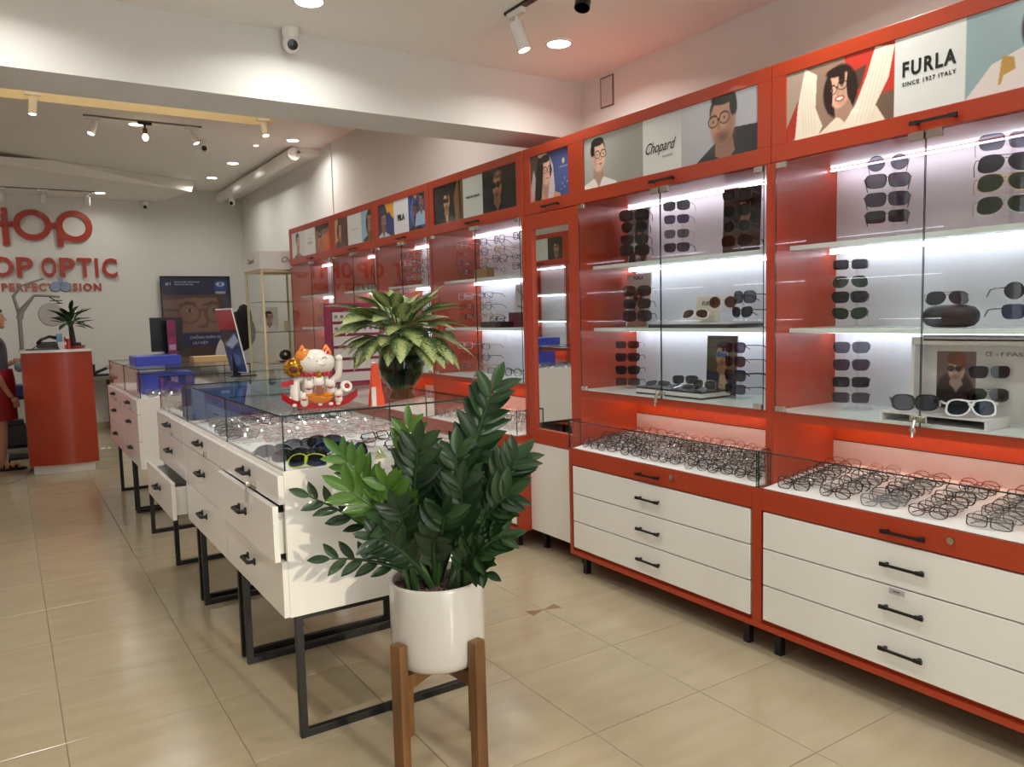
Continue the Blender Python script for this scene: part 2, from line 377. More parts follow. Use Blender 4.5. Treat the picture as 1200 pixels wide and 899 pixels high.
# back counter shelf at the far wall
def downlight(x, y, z, r=.06, name='round_downlight', lab='', grp=None, pw=1.0):
    t = thing(name, lab, 'ceiling light', (x, y, z))
    if grp: t['group'] = grp
    MB().lathe([(r*1.18, 0), (r*1.18, -.006), (r, -.008), (r, -.002), (r*1.18, 0)], (x, y, z), 28).build('trim_ring', WHITE, t, True)
    MB().lathe([(0, -.003), (r*.99, -.003), (r*.99, -.001), (0, -.001)], (x, y, z), 28).build('diffuser', DOWN, t)
    la = bpy.data.lights.new('downlight_lamp', 'AREA'); la.shape = 'DISK'; la.size = r*1.8; la.energy = DOWN_W*(r/.06)**2*pw; la.spread = math.radians(150); la.color = (1.0, .985, .955)
    lo = bpy.data.objects.new('lamp', la); COL.objects.link(lo); lo.parent = t; lo.location = (0, 0, -.004)
    return t
zn = 2.8095
downlight(2.504, 3.326, zn, lab='round recessed ceiling light just left of the switch plate, near the beam')
downlight(1.218, 3.425, zn, lab='round recessed ceiling light cut by the top edge above the near camera')
for x, y in ((1.2, 1.75), (2.35, 1.75), (1.2, .1), (2.35, .1), (1.2, -1.4), (2.35, -1.4), (0, 1.75), (0, 3.4)):
    downlight(x, y, zn, lab='round recessed light in the near ceiling, behind the photographer', grp='near ceiling lights out of view')
zr = Z-.0005
for x, y, l in ((1.167, 8.14, 'round ceiling light beside the bare bulb on the far track'), (1.13, 8.956, 'round ceiling light just below and left of the bare bulb'), (2.654, 8.151, 'round ceiling light nearest the right wall in the rear room'),
                (2.405, 9.63, 'round ceiling light just right of the small dome camera'), (2.394, 10.7, 'round ceiling light near the right duct, furthest back')):
    downlight(x, y, zr, lab=l)
downlight(1.154, 11.35, zb-.0005, pw=.45, lab='round ceiling light in the lowered soffit above the logo wall')
downlight(2.386, 8.556, zr, .025, lab='small pinhole ceiling light between two larger ones, rear ceiling')
for x, y in ((.2, 5.2), (1.3, 5.2), (2.35, 5.2), (1.3, 6.6), (-.4, 9.2), (-.45, 10.9)):
    downlight(x, y, (zb if y > 10.5 else zr if y < 9 and x > 2.27 or y > 8 else (zr+.26 if y > 4.8 else zr)), lab='round recessed light in the rear ceiling, hidden behind the beam', grp='rear ceiling lights out of view')
# track lights ----------------------------------------------------
def spot(x, y, z, dx, dy, lab, r=.032, L=.11, m=None, bulb=False, adapter=(1, 0)):
    m = m or WHITE; t = thing('black_track_spotlight' if m is BLACKP and not bulb else ('bulb_track_fitting' if bulb else 'track_spotlight'), lab, 'spotlight', (x, y, z))
    ax, ay = adapter
    if ax: MB().box(x-.06, x+.06, y-.016, y+.016, z-.028, z-.002).build('adapter', m, t, bevel=.003)
    else: MB().box(x-.016, x+.016, y-.06, y+.06, z-.028, z-.002).build('adapter', m, t, bevel=.003)
    MB().cyl((x, y, z-.028), (x, y, z-.065), .009, 10).build('stem', m, t, True)
    d = Vector((dx, dy, -1)).normalized(); p = Vector((x, y, z-.075)) - d*.02
    if bulb:
        MB().cyl((x, y, z-.06), (x, y, z-.11), .02, 14).build('socket', mat('brass', (120, 92, 60), .3, 1), t, True)
        MB().ell((x, y, z-.14), (.026, .026, .033)).build('bulb', emitter('warm_bulb', (255, 222, 170), 12), t, True); return t
    e = p+d*L
    MB().lathe([(0, 0), (r, .002), (r, L), (r*.86, L), (r*.86, L-.012)], (0, 0, 0), 20, M=Matrix.Translation(p) @ d.to_track_quat('Z', 'Y').to_matrix().to_4x4()).build('barrel', m, t, True)
    q = MB(); M_ = Matrix.Translation(p+d*(L-.006)) @ d.to_track_quat('Z', 'Y').to_matrix().to_4x4(); q.lathe([(0, 0), (r*.85, 0)], n=20, M=M_)
    if m is WHITE: q.build('lens', SPOTM, t)
    return t
def rail(x0, x1, y0, y1, z, lab, m): return tag(MB().box(x0, x1, y0, y1, z-.012, z).build('light_track', m), lab, 'light track')
TRK = mat('track_grey', (120, 116, 110), .4)
rail(2.04, 2.075, 2.2, 3.13, zn, 'short ceiling track of the near white and black spotlights', BLACKP)
spot(2.057, 3.05, zn-.01, .25, -.2, 'white cylinder spotlight at the far end of the near ceiling track', adapter=(0, 1), L=.13)
spot(2.057, 2.55, zn-.01, -.35, -.2, 'black cylinder spotlight on the near ceiling track', adapter=(0, 1), m=BLACKP, L=.12)
rail(.72, 1.72, 7.97, 8.0, Z, 'long ceiling track carrying two white spots and a bare bulb', TRK)
spot(.80, 7.985, Z-.01, -.35, -.25, 'white track spotlight left of the bare bulb, tilted left')
spot(1.22, 7.985, Z-.01, 0, 0, 'black track fitting with a glowing bare bulb', m=BLACKP, bulb=True)
spot(1.63, 7.985, Z-.01, .4, -.2, 'white track spotlight right of the bare bulb, tilted right')
spot(.33, 7.60, Z+.05, -.1, -.1, 'white spotlight at the left end of the cream ceiling recess', L=.13)
spot(2.2, 7.60, Z+.05, .1, -.3, 'white spotlight at the right end of the cream ceiling recess', L=.12)
rail(-.1, 1.1, 11.27, 11.3, zb, 'ceiling track in front of the logo wall', TRK)
for x, l in ((.08, 'white spotlight before the logo wall, leftmost of three'), (.52, 'white spotlight before the logo wall, middle of three'), (1.0, 'white spotlight before the logo wall, rightmost of three')): spot(x, 11.28, zb-.01, 0, .25, l)
# dome cameras ----------------------------------------------------
def camera_dome(x, y, z, s, look, lab, base='ceil'):
    t = thing('dome_camera', lab, 'security camera', (x, y, z))
    d = Vector(look).normalized()
    MB().lathe([(.036*s, 0), (.036*s, -.03*s), (.03*s, -.045*s), (0, -.045*s)], (x, y, z), 20).build('base', WHITE, t, True)
    c = Vector((x, y, z-.065*s)); MB().ell(c, .037*s, 18).build('housing', WHITE, t, True)
    M_ = Matrix.Translation(c) @ d.to_track_quat('Z', 'Y').to_matrix().to_4x4()
    MB().lathe([(0, .0385*s), (.02*s, .036*s), (.022*s, .03*s), (.022*s, .02*s)], n=18, M=M_).build('lens', BLACKP, t, True)
    return t
camera_dome(1.25, 3.79, zn, 1.15, (-.1, -1, -.35), 'white dome camera on the face of the near beam')
camera_dome(1.86, 8.55, Z, 1.25, (-.3, -1, -.3), 'white dome camera on the rear ceiling right of the spotlight track')
camera_dome(1.75, 11.85, 3.09, 1.1, (-.2, -1, -.3), 'white dome camera high on the back wall right of the logo')
camera_dome(2.78, 11.3, Z-.147, 1.2, (-.6, -1, -.35), 'white dome camera at the far end of the wall duct')
# switch plate outline on right wall
t = thing('switch_plate', 'blank white cover plate high on the wall above the near cabinets', 'cover plate', (XW, 3.59, 2.70))
MB().box(XW-.008, XW, 3.54, 3.64, 2.62, 2.78).build('plate', mat('plate_white', (205, 200, 194), .5), t, bevel=.004)
MB().box(XW-.006, XW, 3.532, 3.648, 2.612, 2.788).build('gasket', mat('gasket', (120, 112, 105), .6), t)

# ================================================================== LOGO WALL
LR = mat('sign_red', (166, 52, 28), 0.3, coat=0.2)
t = thing('spectacle_logo_sign', 'raised red emblem of two rings like spectacles on the back wall', 'sign', (.5, YB, 2.7))
def ring3(cx, cz, rx, rz, w, m, nm):
    n = 40; vs = []; 
    for k in range(n):
        a = 2*math.pi*k/n
        for (q, yy) in ((0, YB-.035), (0, YB-.001), (w, YB-.001), (w, YB-.035)): vs.append((cx+(rx-q)*math.cos(a), yy, cz+(rz-q)*math.sin(a)))
    MB().add(vs, [(4*k+j, 4*k+(j+1) % 4, 4*((k+1) % n)+(j+1) % 4, 4*((k+1) % n)+j) for k in range(n) for j in range(4)]).build(nm, m, t, True)
ring3(.405, 2.718, .213, .198, .075, LR, 'ring'); ring3(.877, 2.718, .211, .206, .075, LR, 'ring')
MB().prism([(.068, 2.905), (.08, 2.925), (.13, 2.925), (.142, 2.905), (.142, 2.45), (.068, 2.45)], YB-.0365, YB-.001, 'Y').build('bar', LR, t)
MB().box(.14, .2, YB-.03, YB-.001, 2.685, 2.755).box(.6, .68, YB-.03, YB-.001, 2.685, 2.755).build('bridge', LR, t)
MB().box(.668, .742, YB-.0365, YB-.001, 2.452, 2.66).build('tail', LR, t)
MB().box(-.18, .07, YB-.03, YB-.001, 2.685, 2.755).build('bridge', LR, t)
t = thing('shop_name_sign', 'raised red capital lettering across the back wall', 'sign', (.55, YB, 2.18))
def letters(txt, size, x0, x1, z, m, par, nm='lettering', bold=.0, sp=1.0, depth=.012):
    vs, fs = text_geo(txt, size, depth=depth, bold=bold, space=sp); ax = min(p.x for p in vs); bx = max(p.x for p in vs); ay = min(p.y for p in vs); by = max(p.y for p in vs)
    k = (x1-x0)/(bx-ax)
    mb = MB(); mb.add([(x0+(p.x-ax)*k, YB-depth-.001-p.z, z+(p.y-(ay+by)/2)) for p in vs], fs); return mb.build(nm, m, par)
# each letter of the big line is a raised piece of its own
xs = {'T': (-.35, -.15), 'O': (-.12, .07), 'P': (.098, .287)}
for ch, x0, x1 in (('T', -.13-.31, -.13-.13), ('O', -.085, .158), ('P', .19, .375), ('O', .465, .64), ('P', .675, .855), ('T', .875, 1.05), ('I', 1.085, 1.125), ('C', 1.17, 1.352)):
    letters(ch, .345, x0, x1, 2.178, LR, t, 'letter', bold=.009, depth=.016)
t = thing('tagline_sign', 'small spaced red capital lettering under the shop name', 'sign', (.55, YB, 1.92))
letters('PERFECT VISION', .135, .012, 1.145, 1.92, LR, t, 'lettering', bold=.006, sp=1.25, depth=.006)
# ================================================================== WALL CABINETS
XU, XB, XLO = 2.60, 3.0, 2.52
def handle_mesh():
    m = MB(); m.box(-.06, .06, -.027, -.020, -.0045, .0045).box(-.078, -.05, -.026, -.017, -.0065, .0065).box(.05, .078, -.026, -.017, -.0065, .0065).box(-.066, -.056, -.018, 0, -.005, .005).box(.056, .066, -.018, 0, -.005, .005)
    return m.mesh('handle', BLACK)
HM = handle_mesh()
LOCKM = MB().cyl((0, 0, 0), (0, -.012, 0), .012, 14).mesh('lock', CHROME, True)
def drawer_front(x, y0, y1, z0, z1, par, mats, sgn=-1, handle=True, name='drawer', nhand=1, hz=.5):
    d = MB().box(x, x-sgn*.018, y0+.003, y1-.003, z0+.0025, z1-.0025).build(name, mats, par, bevel=.0015)
    org = Vector(ORG[par.name])
    if handle:
        r = -math.pi/2 if sgn < 0 else math.pi/2
        link('handle', HM, d, Vector((x, (y0+y1)/2, z0+(z1-z0)*hz))-org, (0, 0, r))
    return d
def lock_bits(par, x, y, z, key=True, name='glass_lock'):
    MB().box(x-.012, x, y-.03, y+.03, z-.012, z+.012).build(name, CHROME, par, bevel=.002)
    if key:
        k = MB().cyl((x-.012, y, z), (x-.03, y, z), .009, 12).tube([(x-.03, y, z), (x-.034, y+.004, z-.03), (x-.034, y+.006, z-.06)], .005, 6, flat=.5).ell((x-.034, y+.004, z-.035), (.003, .012, .014), 10)
        k.build('key', CHROME, par, True)
def wall_cabinet(y0, y1, label, posters=None, group=None, right=True, seam=None, name='display_cabinet', drawers=3, detail=True):
    s = 1 if right else -1; xf = XU if right else -.30
    X = lambda w: xf+s*w                                # w: depth into the cabinet from the face
    t = thing(name, label, 'cabinet', (X(.2), (y0+y1)/2, 0), group=group)
    th = .022; wl = -.08                                # lower part stands 8 cm proud
    seam = seam or (y0+y1)/2
    for y in (y0, y1-th):
        p = MB().box(X(0), X(.42), y, y+th, .69, 1.99).box(X(wl), X(.42), y, y+th, .105, .69); p.build('side_panel', ORANGE, t, bevel=.001)
    MB().box(X(.40), X(.42), y0+th, y1-th, 1.0, 1.99).build('back_panel', BACKP, t)
    MB().box(X(.40), X(.42), y0+th, y1-th, .69, 1.0).build('niche_back', ORANGE, t)
    MB().box(X(0), X(.42), y0+th, y1-th, .975, 1.0).box(X(0), X(.012), y0+th, y1-th, .965, .975).build('bottom_board', [ORANGE], t)
    MB().box(X(.004), X(.40), y0+th, y1-th, 1.0, 1.004).build('white_floor', SHELFG, t)
    MB().box(X(0.02), X(.42), y0, y1, 1.99, 2.01).box(X(.02), X(.42), y0, y1, 2.35, 2.37).box(X(.02), X(.42), y0, y0+th, 2.01, 2.35).box(X(.02), X(.42), y1-th, y1, 2.01, 2.35).box(X(.4), X(.42), y0+th, y1-th, 2.01, 2.35).build('header_box', [ORANGE], t)
    # lit strips
    for z in (1.985, 1.643, 1.311):
        MB().box(X(.340), X(.348), y0+th+.01, y1-th-.01, z-.006, z).build('led_strip', LED, t)
    MB().box(X(.30), X(.31), y0+th+.01, y1-th-.01, .970, .9745).build('niche_led_strip', emitter('niche_led_light', (255, 236, 214), 40), t)
    for z in (1.665, 1.333):
        MB().box(X(.09), X(.399), y0+th+.001, y1-th-.001, z-.018, z).build('shelf', SHELFG, t, bevel=.001)
    # glass doors with hinges, lock and key
    for a, b in ((y0+.03, seam-.002), (seam+.002, y1-.03)):
        g = MB().pane(X(-.002), X(-.008), a, b, 1.0, 1.985); g.build('glass_door', [PANE, EDGE], t)
    if detail:
        for yy in (y0+.055, y1-.055):
            for zz in (1.012, 1.975): MB().box(X(-.012), X(.0), yy-.022, yy+.022, zz-.012, zz+.012).build('hinge', CHROME, t, bevel=.002)
        for yy in (seam-.03, seam+.03): MB().box(X(-.014), X(0), yy-.026, yy+.026, 1.962, 1.99).build('hinge', CHROME, t, bevel=.002)
        lock_bits(t, X(-.008), seam, 1.028)
    # header door frame with its poster
    fr = MB(); a, b, c, d = y0+.002, y1-.002, 1.992, 2.368; e = .066
    fr.box(X(0), X(.02), a, b, c, c+e).box(X(0), X(.02), a, b, d-.053, d).box(X(0), X(.02), a, a+e, c+e, d-.053).box(X(0), X(.02), b-e, b, c+e, d-.053)
    hd = fr.build('header_door', ORANGE, t, bevel=.0015)
    link('handle', HM, hd, Vector((X(0), (y0+y1)/2-.03, 2.018))-Vector(ORG[t.name]), (0, 0, -math.pi/2*s))
    if posters: posters(hd, X(.006), a+e, b-e, c+e, d-.053)
    else:
        MB().box(X(.006), X(.014), a+e, b-e, c+e, d-.053).build('poster', mat('plain_poster', (196, 204, 196), .3), hd)
        q = Print(.36, d-.053-c-e, 40, (92, 96, 52)); q.face(.6, .5, .28, (196, 160, 110), (70, 50, 34), .1, 'f', top=(110, 104, 60)); q.obj('portrait', basis((0, 1, 0), (0, 0, 1), (X(.0055), b-e-.18, (c+e+d-.053)/2)), hd)
        q = Print(.3, d-.053-c-e, 40, (54, 48, 40)); q.face(.5, .5, .28, (180, 140, 110), (30, 24, 22), .1, 'm', top=(40, 40, 44)); q.obj('portrait', basis((0, 1, 0), (0, 0, 1), (X(.0055), a+e+.15, (c+e+d-.053)/2)), hd)
    # lower carcass, drawers, glazed tray
    MB().box(X(wl), X(.42), y0+th, y1-th, .105, .128).build('plinth', ORANGE, t)
    MB().box(X(wl+.02), X(.42), y0+th, y1-th, .128, .60).build('carcass', ORANGE, t)
    zz = [.145, .293, .446, .598]
    if drawers == 3:
        for k in range(3): drawer_front(X(wl), y0+.03, y1-.03, zz[k], zz[k+1], t, WHITE, -s)
    dr = drawer_front(X(wl), y0+.02, y1-.02, .60, .692, t, ORANGE, -s, name='tray_drawer', hz=.42)
    link('lock', LOCKM, dr, Vector((X(wl), (y0+y1)/2-.155, .655))-Vector(ORG[t.name]), (0, 0, -math.pi/2*s))
    tr = MB(); tr.add([(X(wl+.012), y0+th, .690), (X(.40), y0+th, .745), (X(.40), y1-th, .745), (X(wl+.012), y1-th, .690), (X(wl+.012), y0+th, .66), (X(.40), y0+th, .66), (X(.40), y1-th, .66), (X(wl+.012), y1-th, .66)],
        [(0, 1, 2, 3), (4, 7, 6, 5), (0, 4, 5, 1), (1, 5, 6, 2), (2, 6, 7, 3), (3, 7, 4, 0)]); tr.build('tray', TRAY, t)
    MB().box(X(.396), X(.399), y0+th, y1-th, .745, .838).build('tray_back', TRAY, t)
    MB().pane(X(wl), X(.398), y0+.004, y1-.004, .838, .843).build('glass_top', [PANE, EDGE], t)
    MB().pane(X(wl), X(wl+.005), y0+.004, y1-.004, .692, .838).build('glass_front', [PANE, EDGE], t)
    for y in (y0+.004, y1-.009): MB().pane(X(wl+.006), X(-.002), y, y+.005, .692, .838).build('glass_side', [PANE, EDGE], t)
    for y in (y0+.07, y1-.09): [MB().box(X(q), X(q+.03), y, y+.03, 0, .105).build('leg', BLACK, t) for q in (wl+.04, .33)]
    return t

# ---- poster sets (left photograph is at the larger y)
def sheet(par, x, ya, yb, za, zb, pr, nm='poster', gl=.22):
    M_ = basis((0, -1, 0), (0, 0, 1), (x, (ya+yb)/2, (za+zb)/2)); MB().box(x+.0005, x+.006, ya, yb, za, zb).build('poster_board', OFFW, par)
    return pr.obj(nm, M_, par, gloss=gl)
INK = mat('black_ink', (18, 18, 20), .4); GREYINK = mat('grey_ink', (120, 122, 128), .5)
def ptext(par, x, y, z, txt, size, m=None, **k):
    text_obj('lettering', txt, size, basis((0, -1, 0), (0, 0, 1), (x-.0012, y, z)), m or INK, par, depth=.0003, **k)
def glassfront(par, x, y0, y1, z0, z1): pass
def posters_1(hd, x, y0, y1, z0, z1):
    h = z1-z0
    W1 = y1-y0; p = Print(W1, h, 130, (222, 225, 221)); A = p.A
    u = lambda y: (y1-y)/h
    a, b = u(1.565), u(1.329)
    # smiling woman, arms up, red seats behind
    p.R(0, a, 0, 1, (150, 122, 104)); p.P([(0, 1), (.35, 1), (.15, .4), (0, .2)], (170, 150, 132)); p.P([(.0, .2), (.22, .6), (.28, .2), (.1, 0), (0, 0)], (172, 50, 38)); p.P([(.95, 1), (a, 1), (a, .1), (1.25, .1), (1.05, .7)], (196, 58, 44)); p.P([(1.0, .75), (1.3, .8), (1.2, .5), (1.0, .55)], (90, 66, 56)); p.P([(1.35, .0), (a, 0), (a, .38), (1.5, .35)], (112, 92, 76))
    p.face(.88, .58, .27, (222, 172, 144), (44, 28, 26), -.12, 'f', smile=True, top=(236, 222, 200), tilt=-.25)
    p.P([(.32, 1), (.52, .86), (.5, .4), (.62, .12), (.55, 0), (.15, 0), (.2, .5)], (238, 226, 206)); p.P([(1.42, 1), (1.7, .95), (1.62, .55), (1.36, .1), (1.2, 0), (.9, 0), (1.14, .3), (1.3, .65)], (240, 228, 208))
    for k in range(5): p.L([(.3+.05*k, .05), (.27+.04*k, .8)], .006, (212, 196, 172), .6); p.L([(1.15+.06*k, .05), (1.4+.05*k, .85)], .006, (212, 196, 172), .6)
    p.R(a, b, 0, 1, (224, 226, 222))
    p.R(b, A, 0, 1, (150, 172, 176)); x2 = b+.83
    p.P([(b, 0), (b+.3, .35), (b+.75, .5), (b+1.0, .3), (A, .4), (A, 0)], (226, 214, 208)); p.P([(b+.38, .1), (b+.42, .42), (b+.55, .38), (b+.6, .05)], (188, 150, 78))
    p.face(x2+.12, .72, .30, (218, 172, 142), (48, 30, 26), .25, 'f', top=(228, 216, 212))
    sheet(hd, x, y0, y1, z0, z1, p)
    ptext(hd, x, 1.447, 2.205, 'FURLA', .066, bold=.0022, space=1.25, width=.178); ptext(hd, x, 1.447, 2.158, 'SINCE 1927 ITALY', .019, bold=.0004, space=1.3, width=.178)
def posters_2(hd, x, y0, y1, z0, z1):
    h = z1-z0; p = Print(y1-y0, h, 130, (190, 190, 184)); A = p.A; u = lambda y: (y1-y)/h; a, b = u(2.815), u(2.564)
    p.R(0, a, 0, 1, (158, 158, 148)); p.E(.3, .7, .9, .9, (176, 178, 170), soft=.9)
    p.face(.46, .60, .31, (224, 184, 162), (34, 26, 24), .24, 'm2', top=(232, 232, 226))
    p.R(a, b, 0, 1, (222, 225, 220)); p.R(b, A, 0, 1, (176, 176, 182)); p.E(b+.3, .9, .9, .5, (196, 197, 202), soft=.9)
    p.P([(b+.35, 0), (b+.75, .25), (b+1.1, .45), (A, .42), (A, 0)], (46, 44, 46))
    p.face(b+.93, .60, .40, (186, 138, 112), (24, 20, 20), -.26, 'm', top=(48, 46, 48), tilt=-.12)
    sheet(hd, x, y0, y1, z0, z1, p)
    ptext(hd, x, 2.695, 2.175, 'Chopard', .07, shear=.5, bold=.0002, width=.2); ptext(hd, x, 2.65, 2.128, 'EYEWEAR', .013, m=GREYINK, space=1.3)
def posters_3(hd, x, y0, y1, z0, z1):
    h = z1-z0; p = Print(y1-y0, h, 90, (58, 66, 116)); A = p.A
    p.E(A*.8, .4, .7, .6, (76, 92, 150), soft=.9); p.P([(0, 0), (0, 1), (.34, 1), (.3, 0)], (84, 76, 72)); p.P([(0, .3), (.12, .7), (.2, .5), (.14, 0), (0, 0)], (196, 176, 176))
    p.P([(.30, 1), (.62, 1), (.80, .7), (.88, .3), (.86, 0), (.2, 0)], (206, 186, 190)); p.face(.60, .60, .30, (224, 176, 158), (38, 30, 32), .22, 'f', top=(200, 150, 118)); p.P([(.30, .95), (.44, .9), (.46, .4), (.40, 0), (.16, 0), (.22, .6)], (38, 32, 34)); p.P([(.72, .95), (.86, .7), (.92, .2), (.86, 0), (.66, 0), (.70, .3), (.82, .6)], (210, 194, 200))
    p.E(A-.2, .73, .045, .06, (206, 196, 150)); p.R(A-.34, A-.05, .60, .62, (176, 178, 204), .8)
    for u, v in ((A-.16, .36), (A-.07, .28), (A-.24, .26), (A-.16, .18), (A-.3, .14)): p.E(u, v, .016, .016, (190, 200, 226))
    sheet(hd, x, y0, y1, z0, z1, p)
def posters_4(hd, x, y0, y1, z0, z1):
    h = z1-z0; p = Print(y1-y0, h, 80, (26, 25, 26)); A = p.A; u = lambda y: (y1-y)/h; a, b = u(4.548), u(4.296)
    p.P([(a-.42, 0), (a-.5, .6), (a-.3, 1), (a, 1), (a, 0)], (120, 86, 50)); p.P([(a-.2, 0), (a-.24, 1), (a-.14, 1), (a-.1, 0)], (56, 40, 28)); p.face(.72, .55, .25, (196, 150, 116), (30, 22, 20), -.1, 'm', lens=(14, 14, 16), top=(24, 24, 26)); p.E(.72, .84, .3, .12, (24, 22, 22)); p.P([(.64, .2), (.8, .2), (.78, .0), (.7, 0)], (190, 150, 120))
    p.R(a, b, 0, 1, (208, 216, 208)); p.R(b, A, 0, 1, (28, 29, 30)); p.face(b+.68, .58, .30, (156, 110, 82), (60, 40, 30), -.25, 'm', lens=(12, 12, 14), top=(20, 20, 22)); p.E(b+.7, .88, .2, .1, (150, 106, 80), soft=.5)
    sheet(hd, x, y0, y1, z0, z1, p); ptext(hd, x, 4.42, 2.185, 'PORSCHE DESIGN', .022, bold=.0003, space=1.1, width=.17)
def posters_5(hd, x, y0, y1, z0, z1):
    h = z1-z0; p = Print(y1-y0, h, 72, (56, 60, 80)); A = p.A; u = lambda y: (y1-y)/h; a, b = u(5.639), u(5.378)
    p.P([(.5, 1), (a, 1), (a, .5), (.75, .6)], (226, 158, 50)); p.P([(.45, .55), (.8, .75), (a, .4), (a, .1), (.7, .1)], (44, 58, 120)); p.face(.38, .5, .26, (170, 124, 106), (30, 24, 26), .3, 'm', top=(176, 206, 222), spec='ring')
    p.R(a, b, 0, 1, (224, 226, 228)); p.R(b, A, 0, 1, (48, 62, 122)); p.P([(b+.1, .5), (b+.3, .9), (b+.5, .6), (b+.3, .1)], (70, 110, 190)); p.face(b+.45, .5, .26, (120, 80, 66), (26, 22, 26), -.2, 'm', top=(38, 38, 48)); p.face(b+.85, .78, .2, (150, 108, 90), (28, 22, 26), -.2, 'm', top=(150, 180, 214)); p.P([(b+.3, 1), (b+.6, 1), (b+.5, .86)], (226, 158, 50))
    sheet(hd, x, y0, y1, z0, z1, p); ptext(hd, x, 5.505, 2.175, 'FILA', .058, bold=.0035, width=.13)
def posters_6(hd, x, y0, y1, z0, z1):
    h = z1-z0; p = Print(y1-y0, h, 72, (196, 160, 120)); A = p.A; u = lambda y: (y1-y)/h; a, b = u(6.61), u(6.296)
    p.P([(.3, 0), (.35, 1), (a, 1), (a, 0)], (88, 62, 48)); p.face(.5, .6, .25, (196, 150, 116), (60, 40, 32), .2, 'f', top=(70, 52, 44)); p.R(a, b, 0, 1, (224, 226, 224)); p.R(a+.28, b-.25, .47, .53, (196, 198, 198)); p.R(b, A, 0, 1, (150, 188, 206)); p.P([(b+.5, 0), (b+.6, 1), (A, 1), (A, 0)], (112, 76, 58)); p.face(b+.66, .6, .3, (170, 120, 92), (56, 34, 28), -.3, 'f', top=(96, 60, 50))
    sheet(hd, x, y0, y1, z0, z1, p)
def posters_7(hd, x, y0, y1, z0, z1):
    h = z1-z0; p = Print(y1-y0, h, 72, (216, 216, 216)); A = p.A; u = lambda y: (y1-y)/h; a, b = u(7.779), u(7.468)
    p.face(.8, .58, .32, (206, 162, 136), (36, 28, 26), .25, 'm', top=(58, 60, 92)); p.R(a, b, 0, 1, (226, 230, 228)); p.R(a+.45, b-.5, .58, .62, (170, 174, 174)); p.E(a+.4, .45, .05, .06, (120, 126, 128)); p.E(a+.58, .45, .07, .05, (120, 126, 128)); p.E(a+.78, .45, .06, .06, (120, 126, 128)); p.R(b, A, 0, 1, (120, 90, 72)); p.P([(b+.2, 0), (b+.3, .5), (A, .7), (A, 0)], (208, 104, 44)); p.face(b+.6, .55, .25, (190, 130, 90), (50, 34, 28), -.1, 'm', lens=(20, 18, 20), top=(180, 84, 40)); p.P([(b+.1, 1), (A, 1), (A, .85), (b+.2, .8)], (60, 48, 44))
    sheet(hd, x, y0, y1, z0, z1, p)

wall_cabinet(.82, 2.07, 'orange and white display cabinet nearest the camera, sunglasses behind glass', posters_1, seam=1.445)
wall_cabinet(2.07, 3.33, 'orange display cabinet with sunglasses, next to the narrow mirror cabinet', posters_2, seam=2.69)
wall_cabinet(3.835, 5.03, 'orange display cabinet of clear optical frames, on the far side of the mirror', posters_4, seam=4.39)
wall_cabinet(5.03, 6.0, 'orange display cabinet behind the leafy vase plant, blue and yellow sport poster above', posters_5, seam=5.5)
wall_cabinet(6.0, 7.0, 'orange display cabinet second from the far end, brown and pale blue poster above', posters_6, seam=6.5)
wall_cabinet(7.0, 8.27, 'orange display cabinet at the far end beside the gold glass showcase', posters_7, seam=7.6)

# ---- narrow mirror cabinet
def mirror_cabinet():
    y0, y1 = 3.33, 3.835; t = thing('mirror_cabinet', 'tall narrow orange cabinet with a framed mirror and plain white door', 'cabinet', (2.8, 3.58, 0))
    MB().box(2.63, 3.02, y0+.001, y1-.001, .11, 2.37).build('carcass', ORANGE, t)
    fr = MB(); a, b, c, d = y0+.002, y1-.002, 1.992, 2.368; e = .068
    fr.box(2.605, 2.629, a, b, c, c+e).box(2.605, 2.629, a, b, d-.053, d).box(2.605, 2.629, a, a+e, c+e, d-.053).box(2.605, 2.629, b-e, b, c+e, d-.053); hd = fr.build('header_door', ORANGE, t, bevel=.0015)
    link('handle', HM, hd, Vector((2.605, 3.55, 2.018))-Vector(ORG[t.name]), (0, 0, -math.pi/2)); posters_3(hd, 2.612, a+e, b-e, c+e, d-.053)
    z0, z1 = .655, 1.988; f = MB(); e = .075
    f.box(2.605, 2.629, a, b, z0, z0+.085).box(2.605, 2.629, a, b, z1-.085, z1).box(2.605, 2.629, a, a+e, z0+.085, z1-.085).box(2.605, 2.629, b-e, b, z0+.085, z1-.085); f.build('mirror_frame', ORANGE, t, bevel=.0015)
    MB().box(2.62, 2.626, a+e, b-e, z0+.085, z1-.085).build('mirror', mat('mirror_glass', (236, 238, 236), .0, 1.0), t)
    MB().box(2.608, 2.628, a+.003, b-.003, .115, .65).build('door', WHITE, t, bevel=.0015)
    for y in (y0+.05, y1-.08): MB().box(2.66, 2.69, y, y+.03, 0, .11).build('leg', BLACK, t)
mirror_cabinet()

MB().box(2.5003, 2.502, 1.433, 1.487, .426, .446).add([(2.4995, y, z) for y, z in ((1.448, .435), (1.473, .435), (1.473, .438), (1.448, .438))], [(0, 1, 2, 3)], 1).build('price_sticker', [mat('sticker', (176, 166, 172), .5), INK], [o for o in S.objects if o.name == 'display_cabinet'][0])
# ---- the opposite wall's cabinets, seen in the mirror and as reflections in the doors
for k in range(5):
    wall_cabinet(2.9+1.1*k, 4.0+1.1*k, 'orange and white display cabinet on the left wall, seen only in reflections', None, group='cabinets along the left wall', right=False, detail=False)
